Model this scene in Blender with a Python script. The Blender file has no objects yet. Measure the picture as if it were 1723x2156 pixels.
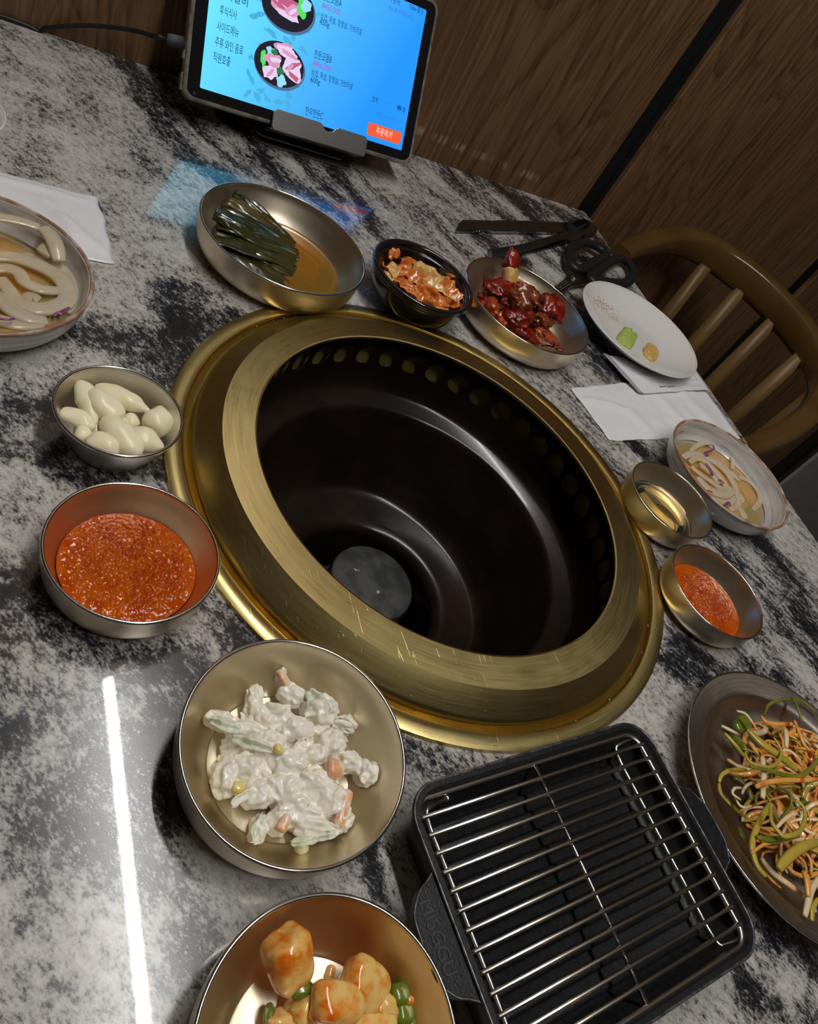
import bpy, bmesh, math, random
from mathutils import Vector, Matrix, noise

SC = bpy.context.scene
COL = SC.collection
rnd = random.Random(7)

# ------------------------------------------------------------------ camera
IMW, IMH, FPX = 1723.0, 2156.0, 1610.0
CAM_LOC = Vector((-0.303856, -0.284380, 0.337993))
CAM_ROT = (0.731404, -0.458853, -0.340608)
cam_data = bpy.data.cameras.new('camera')
cam = bpy.data.objects.new('camera', cam_data)
COL.objects.link(cam)
cam.location = CAM_LOC
cam.rotation_mode = 'XYZ'
cam.rotation_euler = CAM_ROT
cam_data.sensor_fit = 'HORIZONTAL'
cam_data.sensor_width = 36.0
cam_data.lens = 36.0 * FPX / IMW
cam_data.clip_start = 0.01
SC.camera = cam
CAM_M = cam.rotation_euler.to_matrix()

# ------------------------------------------------------------------ world and exposure
world = bpy.data.worlds.new('world')
SC.world = world
world.use_nodes = True
_bg = world.node_tree.nodes['Background']
_bg.inputs[0].default_value = (0.85, 0.78, 0.70, 1)
_bg.inputs[1].default_value = 0.10
vs = SC.view_settings
vs.view_transform = 'Standard'
vs.look = 'None'
vs.gamma = 1.0
vs.use_curve_mapping = False
vs.exposure = 0.68
LED_STRENGTH = 125.0          # over this table


# ------------------------------------------------------------------ helpers
def ray(u, v):
    return CAM_M @ Vector(((u - IMW / 2) / FPX, -(v - IMH / 2) / FPX, -1.0))


def on_z(u, v, z=0.0):
    d = ray(u, v)
    return CAM_LOC + d * ((z - CAM_LOC.z) / d.z)


def on_y(u, v, y):
    d = ray(u, v)
    return CAM_LOC + d * ((y - CAM_LOC.y) / d.y)


def lin(c):
    return tuple((x / 12.92 if x <= 0.04045 else ((x + 0.055) / 1.055) ** 2.4) for x in c)


def rgb(r, g, b):
    return lin((r / 255.0, g / 255.0, b / 255.0))


def tag(o, label=None, cat=None, group=None, kind=None):
    if label: o['label'] = label
    if cat: o['category'] = cat
    if group: o['group'] = group
    if kind: o['kind'] = kind
    return o


def empty(name, loc=(0, 0, 0), label=None, cat=None, group=None, kind=None):
    o = bpy.data.objects.new(name, None)
    o.empty_display_size = 0.02
    COL.objects.link(o)
    o.location = loc
    return tag(o, label, cat, group, kind)


def build(name, verts, faces, mat=None, parent=None, smooth=True, origin=None, sharp=None):
    """one mesh object; verts are world positions, origin becomes the object's own origin"""
    me = bpy.data.meshes.new(name)
    if parent is not None:
        org = parent_origin(parent)
    elif origin is not None:
        org = Vector(origin)
    else:
        n = max(1, len(verts))
        org = Vector((sum(v[0] for v in verts) / n, sum(v[1] for v in verts) / n, min(v[2] for v in verts)))
    me.from_pydata([(v[0] - org.x, v[1] - org.y, v[2] - org.z) for v in verts], [], faces)
    me.validate()
    bm = bmesh.new(); bm.from_mesh(me)
    bmesh.ops.recalc_face_normals(bm, faces=bm.faces)
    bm.to_mesh(me); bm.free()
    if smooth:
        for p in me.polygons: p.use_smooth = True
        if sharp:
            try:
                me.set_sharp_from_angle(angle=math.radians(sharp))
            except Exception:
                pass
    if mat is not None:
        me.materials.append(mat)
    o = bpy.data.objects.new(name, me)
    COL.objects.link(o)
    if parent is not None:
        o.parent = parent
    else:
        o.location = org
    return o


def parent_origin(p):
    v = Vector(p.location)
    while p.parent is not None:
        p = p.parent
        v = v + Vector(p.location)
    return v


def thing(o, label, cat, group=None):
    return tag(o, label, cat, group)


class MB:
    """collects shapes into one mesh"""
    def __init__(self):
        self.v = []; self.f = []

    def add(self, vf):
        v, f = vf
        k = len(self.v)
        self.v += [Vector(x) for x in v]
        self.f += [tuple(i + k for i in q) for q in f]
        return self

    def build(self, name, mat, parent=None, smooth=True, origin=None, sharp=None):
        return build(name, self.v, self.f, mat, parent, smooth, origin, sharp)


def lathe(prof, c=(0, 0, 0), n=96, closed=False):
    v, f = [], []
    m = len(prof)
    for r, z in prof:
        for k in range(n):
            a = 2 * math.pi * k / n
            v.append((c[0] + r * math.cos(a), c[1] + r * math.sin(a), c[2] + z))
    last = m if closed else m - 1
    for i in range(last):
        j = (i + 1) % m
        for k in range(n):
            q = (k + 1) % n
            f.append((i * n + k, i * n + q, j * n + q, j * n + k))
    return v, f


def torus(R, r, c, n=120, m=10):
    return lathe([(R + r * math.cos(2 * math.pi * k / m), r * math.sin(2 * math.pi * k / m)) for k in range(m)], c, n, True)


def catmull(pts, sub=6, closed=False):
    P = [Vector(p) for p in pts]
    n = len(P)
    out = []
    rng = n if closed else n - 1
    for i in range(rng):
        if closed:
            a, b, c, d = P[(i - 1) % n], P[i], P[(i + 1) % n], P[(i + 2) % n]
        else:
            a, b, c, d = P[max(i - 1, 0)], P[i], P[i + 1], P[min(i + 2, n - 1)]
        for s in range(sub):
            t = s / sub
            out.append(0.5 * ((2 * b) + (c - a) * t + (2 * a - 5 * b + 4 * c - d) * t * t + (3 * b - a - 3 * c + d) * t ** 3))
    if not closed:
        out.append(P[-1])
    return out


def tube(path, r, n=8, closed=False, flat=1.0, up=None, caps=True, widths=None, expo=2.0, prof=None):
    """tube along a path; r number or list; flat squashes along the up axis; prof a list of (x,y) section points"""
    P = [Vector(p) for p in path]
    m = len(P)
    rr = r if isinstance(r, (list, tuple)) else [r] * m
    v, f = [], []
    prevN = None
    sec = prof
    if sec is None:
        sec = []
        for k in range(n):
            a = 2 * math.pi * k / n
            ca, sa = math.cos(a), math.sin(a)
            sec.append((math.copysign(abs(ca) ** (2 / expo), ca), math.copysign(abs(sa) ** (2 / expo), sa) * flat))
    n = len(sec)
    for i in range(m):
        if closed:
            T = P[(i + 1) % m] - P[(i - 1) % m]
        else:
            T = P[min(i + 1, m - 1)] - P[max(i - 1, 0)]
        if T.length < 1e-9: T = Vector((0, 0, 1))
        T.normalize()
        if up is not None:
            U = Vector(up)
            S = T.cross(U)
            if S.length < 1e-6: S = T.orthogonal()
            S.normalize()
            N = S.cross(T).normalized()
        else:
            if prevN is None:
                N = T.cross(Vector((0, 0, 1)))
                N = (T.orthogonal() if N.length < 1e-6 else N.cross(T)).normalized()
            else:
                N = (prevN - T * prevN.dot(T))
                N = T.orthogonal() if N.length < 1e-6 else N
                N.normalize()
            prevN = N
            S = T.cross(N)
        for (a, b) in sec:
            v.append(P[i] + S * (a * rr[i]) + N * (b * rr[i]))
    segs = m if closed else m - 1
    for i in range(segs):
        j = (i + 1) % m
        for k in range(n):
            q = (k + 1) % n
            f.append((i * n + k, i * n + q, j * n + q, j * n + k))
    if caps and not closed:
        f.append(tuple(range(n - 1, -1, -1)))
        f.append(tuple((m - 1) * n + k for k in range(n)))
    return v, f


def box(c, s, rot=None):
    c = Vector(c)
    v = []
    for x in (-1, 1):
        for y in (-1, 1):
            for z in (-1, 1):
                w = Vector((x * s[0] / 2, y * s[1] / 2, z * s[2] / 2))
                if rot is not None: w = rot @ w
                v.append(c + w)
    return v, [(0, 1, 3, 2), (4, 6, 7, 5), (0, 4, 5, 1), (2, 3, 7, 6), (0, 2, 6, 4), (1, 5, 7, 3)]


def bevel(o, w=0.001, seg=2, angle=35):
    m = o.modifiers.new('bevel', 'BEVEL')
    m.width = w; m.segments = seg; m.limit_method = 'ANGLE'; m.angle_limit = math.radians(angle)
    return o


def rounded_rect(w, h, r, n=6):
    """points of a rounded rectangle centred at the origin, counter-clockwise"""
    out = []
    for cx, cy, a0 in ((w / 2 - r, h / 2 - r, 0), (-w / 2 + r, h / 2 - r, 90), (-w / 2 + r, -h / 2 + r, 180), (w / 2 - r, -h / 2 + r, 270)):
        for k in range(n + 1):
            a = math.radians(a0 + 90 * k / n)
            out.append((cx + r * math.cos(a), cy + r * math.sin(a)))
    return out


def prism(pts, z0, z1, frame=None):
    """extruded polygon; frame maps (x,y,z) to world"""
    n = len(pts)
    fr = frame or (lambda x, y, z: Vector((x, y, z)))
    v = [fr(x, y, z0) for x, y in pts] + [fr(x, y, z1) for x, y in pts]
    f = [tuple(range(n - 1, -1, -1)), tuple(range(n, 2 * n))]
    for k in range(n):
        q = (k + 1) % n
        f.append((k, q, n + q, n + k))
    return v, f


def fbm(p, s, o=3):
    q = Vector(p) * s
    a, t = 1.0, 0.0
    for _ in range(o):
        t += a * noise.noise(q)
        q = q * 2.03 + Vector((3.1, 1.7, 5.3)); a *= 0.5
    return t


def spindle(A, B, w, t, prof=None, seg=14, ring=14, expo=2.0, namp=0.0, nscale=100.0, seed=0, bend=0.0, up=(0, 0, 1), side=0.0):
    """lump from A to B: half-width w, half-thickness t, prof(s) scales the section"""
    A, B = Vector(A), Vector(B)
    T = (B - A)
    L = T.length
    T.normalize()
    U = Vector(up)
    S = T.cross(U)
    S = T.orthogonal() if S.length < 1e-6 else S
    S.normalize()
    N = S.cross(T).normalized()
    if prof is None:
        prof = lambda s: math.sqrt(max(0.0, 1 - (2 * s - 1) ** 2))
    v, f = [], []
    sd = Vector((seed * 1.37, seed * 2.11, seed * 0.73))
    for i in range(seg + 1):
        s = 0.5 - 0.5 * math.cos(math.pi * i / seg)
        k = max(prof(s), 0.02)
        c = A + T * (L * s) + N * (bend * 4 * s * (1 - s)) + S * (side * 4 * s * (1 - s))
        for j in range(ring):
            a = 2 * math.pi * j / ring
            ca, sa = math.cos(a), math.sin(a)
            x = math.copysign(abs(ca) ** (2 / expo), ca) * w * k
            y = math.copysign(abs(sa) ** (2 / expo), sa) * t * k
            P = c + S * x + N * y
            if namp:
                d = (P - (A + B) / 2)
                if d.length > 1e-9:
                    P = P + d.normalized() * namp * fbm(P + sd, nscale, 2)
            v.append(P)
    for i in range(seg):
        for j in range(ring):
            q = (j + 1) % ring
            f.append((i * ring + j, i * ring + q, (i + 1) * ring + q, (i + 1) * ring + j))
    f.append(tuple(range(ring - 1, -1, -1)))
    f.append(tuple(seg * ring + j for j in range(ring)))
    return v, f


def sheet(C, U, V, nu=10, nv=8, amp=0.002, nscale=120.0, seed=0, thick=0.0012, curl=0.0, outline=None, fold=0.0, foldn=3.0):
    """crumpled leaf-like sheet: centre C, half axes U and V, closed with a thickness"""
    C, U, V = Vector(C), Vector(U), Vector(V)
    N = U.cross(V).normalized()
    sd = Vector((seed * 1.9, seed * 0.77, seed * 3.3))
    top, bot = [], []
    for i in range(nu + 1):
        a = 2 * i / nu - 1
        for j in range(nv + 1):
            b = 2 * j / nv - 1
            k = outline(a) if outline else 1.0
            P = C + U * a + V * (b * k)
            h = amp * fbm(P + sd, nscale, 3) + curl * (b * b) + fold * math.sin(foldn * b * math.pi + seed)
            e = 1 - 0.6 * max(abs(a), abs(b)) ** 6
            top.append(P + N * (h + thick * 0.5 * e)); bot.append(P + N * (h - thick * 0.5 * e))
    n = (nu + 1) * (nv + 1)
    f = []
    w = nv + 1
    for i in range(nu):
        for j in range(nv):
            a = i * w + j
            f.append((a, a + 1, a + w + 1, a + w))
            f.append((n + a, n + a + w, n + a + w + 1, n + a + 1))
    edge = [i * w for i in range(nu + 1)] + [nu * w + j for j in range(1, nv + 1)] + [i * w + nv for i in range(nu - 1, -1, -1)] + [j for j in range(nv - 1, 0, -1)]
    for k in range(len(edge)):
        a, b = edge[k], edge[(k + 1) % len(edge)]
        f.append((a, n + a, n + b, b))
    return top + bot, f


# ------------------------------------------------------------------ materials
def nodes(name):
    m = bpy.data.materials.new(name)
    m.use_nodes = True
    nt = m.node_tree
    nt.nodes.clear()
    out = nt.nodes.new('ShaderNodeOutputMaterial')
    return m, nt, out


def N(nt, typ, **kw):
    n = nt.nodes.new(typ)
    for k, v in kw.items():
        if k == 'i':
            for a, b in v.items(): n.inputs[a].default_value = b
        else:
            setattr(n, k, v)
    return n


def ramp(nt, stops, interp='LINEAR'):
    r = nt.nodes.new('ShaderNodeValToRGB')
    el = r.color_ramp.elements
    while len(el) > 1: el.remove(el[-1])
    el[0].position = stops[0][0]; el[0].color = tuple(stops[0][1]) + (1,) if len(stops[0][1]) == 3 else stops[0][1]
    for p, c in stops[1:]:
        e = el.new(p); e.color = tuple(c) + (1,) if len(c) == 3 else c
    r.color_ramp.interpolation = interp
    return r


def mat(name, color, rough=0.5, metal=0.0, spec=0.5, c2=None, scale=60.0, lo=0.4, hi=0.62, c3=None, scale3=200.0, lo3=0.55, hi3=0.7,
        bump=0.0, bscale=200.0, bdist=0.001, coat=0.0, coatr=0.05, sss=0.0, sssr=(1, .5, .3), ssscale=0.004, aniso=0.0,
        rough2=None, trans=0.0, ior=1.45, stretch=(1, 1, 1), detail=3.0):
    m, nt, out = nodes(name)
    b = N(nt, 'ShaderNodeBsdfPrincipled')
    nt.links.new(b.outputs[0], out.inputs[0])
    b.inputs['Base Color'].default_value = (*color, 1)
    b.inputs['Roughness'].default_value = rough
    b.inputs['Metallic'].default_value = metal
    b.inputs['Specular IOR Level'].default_value = spec
    b.inputs['Coat Weight'].default_value = coat
    b.inputs['Coat Roughness'].default_value = coatr
    b.inputs['IOR'].default_value = ior
    b.inputs['Transmission Weight'].default_value = trans
    if sss:
        b.inputs['Subsurface Weight'].default_value = sss
        b.inputs['Subsurface Radius'].default_value = sssr
        b.inputs['Subsurface Scale'].default_value = ssscale
    tc = N(nt, 'ShaderNodeTexCoord')
    mp = N(nt, 'ShaderNodeMapping')
    mp.inputs['Scale'].default_value = stretch
    nt.links.new(tc.outputs['Object'], mp.inputs[0])
    cur = None
    if c2 is not None:
        nz = N(nt, 'ShaderNodeTexNoise', i={'Scale': scale, 'Detail': detail})
        nt.links.new(mp.outputs[0], nz.inputs['Vector'])
        r = ramp(nt, [(lo, color), (hi, c2)])
        nt.links.new(nz.outputs['Fac'], r.inputs[0])
        cur = r.outputs[0]
        if rough2 is not None:
            rr = N(nt, 'ShaderNodeMapRange', i={'From Min': lo, 'From Max': hi, 'To Min': rough, 'To Max': rough2})
            nt.links.new(nz.outputs['Fac'], rr.inputs[0])
            nt.links.new(rr.outputs[0], b.inputs['Roughness'])
    if c3 is not None:
        nz = N(nt, 'ShaderNodeTexNoise', i={'Scale': scale3, 'Detail': 2.0})
        nt.links.new(mp.outputs[0], nz.inputs['Vector'])
        r = ramp(nt, [(lo3, (0, 0, 0)), (hi3, (1, 1, 1))])
        nt.links.new(nz.outputs['Fac'], r.inputs[0])
        mx = N(nt, 'ShaderNodeMix', data_type='RGBA')
        nt.links.new(r.outputs[0], mx.inputs[0])
        if cur is not None: nt.links.new(cur, mx.inputs[6])
        else: mx.inputs[6].default_value = (*color, 1)
        mx.inputs[7].default_value = (*c3, 1)
        cur = mx.outputs[2]
    if cur is not None:
        nt.links.new(cur, b.inputs['Base Color'])
    if bump:
        nz = N(nt, 'ShaderNodeTexNoise', i={'Scale': bscale, 'Detail': 3.0})
        nt.links.new(mp.outputs[0], nz.inputs['Vector'])
        bp = N(nt, 'ShaderNodeBump', i={'Strength': bump, 'Distance': bdist})
        nt.links.new(nz.outputs['Fac'], bp.inputs['Height'])
        nt.links.new(bp.outputs[0], b.inputs['Normal'])
        if coat: nt.links.new(bp.outputs[0], b.inputs['Coat Normal'])
    if aniso:
        b.inputs['Anisotropic'].default_value = aniso
        tg = N(nt, 'ShaderNodeTangent', direction_type='RADIAL', axis='Z')
        nt.links.new(tg.outputs[0], b.inputs['Tangent'])
    return m


def emit(name, color, strength=1.0):
    m, nt, out = nodes(name)
    e = N(nt, 'ShaderNodeEmission', i={'Color': (*color, 1), 'Strength': strength})
    nt.links.new(e.outputs[0], out.inputs[0])
    return m


def liquid(name, color, density=0.5, rough=0.02):
    """clear tinted broth: part see-through, part stained, with a glossy top"""
    m, nt, out = nodes(name)
    tr = N(nt, 'ShaderNodeBsdfTransparent', i={'Color': (*color, 1)})
    df = N(nt, 'ShaderNodeBsdfDiffuse', i={'Color': (*color, 1)})
    mx = N(nt, 'ShaderNodeMixShader', i={0: density})
    nt.links.new(tr.outputs[0], mx.inputs[1]); nt.links.new(df.outputs[0], mx.inputs[2])
    gl = N(nt, 'ShaderNodeBsdfGlossy', i={'Roughness': rough, 'Color': (1, 1, 1, 1)})
    fr = N(nt, 'ShaderNodeFresnel', i={'IOR': 1.36})
    m2 = N(nt, 'ShaderNodeMixShader')
    nt.links.new(fr.outputs[0], m2.inputs[0]); nt.links.new(mx.outputs[0], m2.inputs[1]); nt.links.new(gl.outputs[0], m2.inputs[2])
    nt.links.new(m2.outputs[0], out.inputs[0])
    return m
# ------------------------------------------------------------------ the room
WALL_Y = 0.499
FLOOR_Z = -0.74
CEIL_Z = 1.66
XL, XR, YF = -2.6, 3.0, -3.0


def wood_mat(name, dark, mid, light, scuff=False, rough=0.42):
    m, nt, out = nodes(name)
    b = N(nt, 'ShaderNodeBsdfPrincipled', i={'Roughness': rough, 'Specular IOR Level': 0.35})
    nt.links.new(b.outputs[0], out.inputs[0])
    geo = N(nt, 'ShaderNodeNewGeometry')
    mp = N(nt, 'ShaderNodeMapping', i={'Scale': (1.0, 1.0, 0.16)})
    nt.links.new(geo.outputs['Position'], mp.inputs[0])
    big = N(nt, 'ShaderNodeTexNoise', i={'Scale': 6.0, 'Detail': 3.0, 'Distortion': 0.7})
    nt.links.new(mp.outputs[0], big.inputs['Vector'])
    # cathedral rings: bands of the large noise
    mul = N(nt, 'ShaderNodeMath', operation='MULTIPLY', i={1: 26.0})
    nt.links.new(big.outputs['Fac'], mul.inputs[0])
    fr = N(nt, 'ShaderNodeMath', operation='FRACT')
    nt.links.new(mul.outputs[0], fr.inputs[0])
    mp2 = N(nt, 'ShaderNodeMapping', i={'Scale': (1.0, 1.0, 0.05)})
    nt.links.new(geo.outputs['Position'], mp2.inputs[0])
    fine = N(nt, 'ShaderNodeTexNoise', i={'Scale': 220.0, 'Detail': 4.0, 'Roughness': 0.65})
    nt.links.new(mp2.outputs[0], fine.inputs['Vector'])
    r1 = ramp(nt, [(0.0, dark), (0.25, mid), (0.8, light), (1.0, mid)])
    nt.links.new(fr.outputs[0], r1.inputs[0])
    r2 = ramp(nt, [(0.36, tuple(x * 0.55 for x in dark)), (0.52, mid), (0.7, light)])
    nt.links.new(fine.outputs['Fac'], r2.inputs[0])
    mx = N(nt, 'ShaderNodeMix', data_type='RGBA', i={0: 0.5})
    nt.links.new(r1.outputs[0], mx.inputs[6]); nt.links.new(r2.outputs[0], mx.inputs[7])
    col = mx.outputs[2]
    if scuff:
        # row of scraped varnish where chairs and trays have rubbed the panel
        sx = N(nt, 'ShaderNodeSeparateXYZ'); nt.links.new(geo.outputs['Position'], sx.inputs[0])
        zl = N(nt, 'ShaderNodeMath', operation='MULTIPLY_ADD', i={1: -0.04, 2: 0.0335})
        nt.links.new(sx.outputs['X'], zl.inputs[0])
        dz = N(nt, 'ShaderNodeMath', operation='SUBTRACT'); nt.links.new(sx.outputs['Z'], dz.inputs[0]); nt.links.new(zl.outputs[0], dz.inputs[1])
        ab = N(nt, 'ShaderNodeMath', operation='ABSOLUTE'); nt.links.new(dz.outputs[0], ab.inputs[0])
        band = N(nt, 'ShaderNodeMapRange', i={'From Min': 0.006, 'From Max': 0.002, 'To Min': 0.0, 'To Max': 1.0}); nt.links.new(ab.outputs[0], band.inputs[0])
        xa = N(nt, 'ShaderNodeMapRange', i={'From Min': 0.125, 'From Max': 0.15}); nt.links.new(sx.outputs['X'], xa.inputs[0])
        xb = N(nt, 'ShaderNodeMapRange', i={'From Min': 0.345, 'From Max': 0.325}); nt.links.new(sx.outputs['X'], xb.inputs[0])
        np_ = N(nt, 'ShaderNodeTexNoise', i={'Scale': 55.0, 'Detail': 4.0}); nt.links.new(mp.outputs[0], np_.inputs['Vector'])
        th = N(nt, 'ShaderNodeMapRange', i={'From Min': 0.47, 'From Max': 0.56}); nt.links.new(np_.outputs['Fac'], th.inputs[0])
        st = N(nt, 'ShaderNodeMapRange', i={'From Min': 0.42, 'From Max': 0.6}); nt.links.new(fine.outputs['Fac'], st.inputs[0])
        cur = band.outputs[0]
        for o in (xa, xb, th, st):
            k = N(nt, 'ShaderNodeMath', operation='MULTIPLY'); nt.links.new(cur, k.inputs[0]); nt.links.new(o.outputs[0], k.inputs[1]); cur = k.outputs[0]
        m2 = N(nt, 'ShaderNodeMix', data_type='RGBA'); nt.links.new(cur, m2.inputs[0]); nt.links.new(col, m2.inputs[6])
        m2.inputs[7].default_value = (0.42, 0.30, 0.17, 1)
        col = m2.outputs[2]
    nt.links.new(col, b.inputs['Base Color'])
    bp = N(nt, 'ShaderNodeBump', i={'Strength': 0.12, 'Distance': 0.001})
    nt.links.new(fine.outputs['Fac'], bp.inputs['Height']); nt.links.new(bp.outputs[0], b.inputs['Normal'])
    return m


M_PANEL = wood_mat('wall_wood', (0.075, 0.038, 0.016), (0.155, 0.083, 0.036), (0.225, 0.125, 0.058), scuff=True)
M_STRIP = mat('black_strip', (0.010, 0.010, 0.011), 0.45)
M_PLASTER = mat('grey_plaster', (0.40, 0.37, 0.36), 0.8, c2=(0.36, 0.33, 0.32), scale=30)
M_FLOOR = mat('floor_tile', (0.20, 0.18, 0.16), 0.35, c2=(0.16, 0.14, 0.125), scale=8)
M_CEIL = mat('ceiling_paint', (0.62, 0.58, 0.52), 0.9, c2=(0.58, 0.54, 0.48), scale=4)
M_SIDE = mat('side_wall_wood', (0.42, 0.355, 0.29), 0.6, c2=(0.34, 0.28, 0.22), scale=5, stretch=(1, 1, 0.1))

tag(MB().add(box(((XL + XR) / 2, (YF + WALL_Y) / 2, FLOOR_Z - 0.05), (XR - XL + 0.4, WALL_Y - YF + 0.6, 0.1))).build('floor', M_FLOOR, smooth=False), kind='structure')
tag(MB().add(box(((XL + XR) / 2, (YF + WALL_Y) / 2, CEIL_Z + 0.05), (XR - XL + 0.4, WALL_Y - YF + 0.6, 0.1))).build('ceiling', M_CEIL, smooth=False), kind='structure')
zc, zh = (FLOOR_Z + CEIL_Z) / 2, CEIL_Z - FLOOR_Z
tag(MB().add(box((XL - 0.05, (YF + WALL_Y) / 2, zc), (0.1, WALL_Y - YF, zh))).build('wall_left', M_SIDE, smooth=False), kind='structure')
tag(MB().add(box((XR + 0.05, (YF + WALL_Y) / 2, zc), (0.1, WALL_Y - YF, zh))).build('wall_right', M_SIDE, smooth=False), kind='structure')
tag(MB().add(box(((XL + XR) / 2, YF - 0.05, zc), (XR - XL + 0.2, 0.1, zh))).build('wall_front', M_SIDE, smooth=False), kind='structure')
wall = MB().add(box(((XL + XR) / 2, WALL_Y + 0.066, zc), (XR - XL + 0.2, 0.1, zh))).build('wall_back', M_STRIP, smooth=False)
tag(wall, kind='structure')
PITCH, SW = 0.5035, 0.0355
xs = [0.417 + PITCH * k for k in range(-6, 3)]
prev = XL
for k, x in enumerate(xs):
    if x - prev > 0.05:
        o = MB().add(box(((prev + x) / 2, WALL_Y + 0.008, zc), (x - prev, 0.016, zh))).build('wood_panel', M_PANEL, wall, smooth=False)
        bevel(o, 0.0015, 1)
    w = SW if k < len(xs) - 1 else 0.117
    o = MB().add(box((x + w / 2, WALL_Y + 0.0125, zc), (w - 0.001, 0.009, zh))).add(box((x + w * 0.72, WALL_Y + 0.0075, zc), (0.0025, 0.004, zh))).build('groove_strip', M_STRIP, wall, smooth=False)
    prev = x + w
MB().add(box(((prev + XR) / 2, WALL_Y + 0.008, zc), (XR - prev, 0.016, zh))).build('plaster_panel', M_PLASTER, wall, smooth=False)

# ------------------------------------------------------------------ the linear lamp whose reflection streaks the table
M_HOUSING = mat('lamp_black', (0.02, 0.02, 0.02), 0.4, 0.6)
M_LED = emit('led_diffuser', (1.0, 0.985, 0.96), LED_STRENGTH)


def lamp(x0, y0, x1, y1, z, width, ledmat, label):
    A, B = Vector((x0, y0, z)), Vector((x1, y1, z))
    t = empty('pendant_lamp_offscreen', (0, 0, 0), label, 'lamp')
    t.location = (A + B) / 2
    T = (B - A).normalized(); L = (B - A).length
    R = Matrix.Rotation(math.atan2(T.y, T.x), 3, 'Z')
    c = (A + B) / 2
    MB().add(box(c, (L, width, 0.006), R)).build('diffuser_offscreen', ledmat, t, smooth=False)
    MB().add(box(c + Vector((0, 0, 0.0205)), (L + 0.012, width + 0.010, 0.035), R)).build('housing', M_HOUSING, t, smooth=False)
    for s in (-0.4, 0.4):
        q = c + T * (L * s)
        MB().add(tube([q + Vector((0, 0, 0.038)), Vector((q.x, q.y, CEIL_Z))], 0.0015, 6)).build('suspension_cable', M_HOUSING, t)
    return t


LAMP_Z = 1.25


def mirrored(u, v):
    q = on_z(u, v, 0.0); d = q - CAM_LOC
    d.z = -d.z
    return q + d * (LAMP_Z / d.z)


la = mirrored(228, 1430); lb = mirrored(305, 2156)
ld_ = (lb - la).normalized()
lc = la + ld_ * 1.30
lamp(la.x, la.y, lc.x, lc.y, LAMP_Z, 0.0125, M_LED, 'long slim white LED pendant lamp over the granite table')

# ------------------------------------------------------------------ table of polished granite
TX, TY0, TY1 = 0.4295, -0.66, WALL_Y - 0.0006
TABLE_T = 0.03


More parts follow.
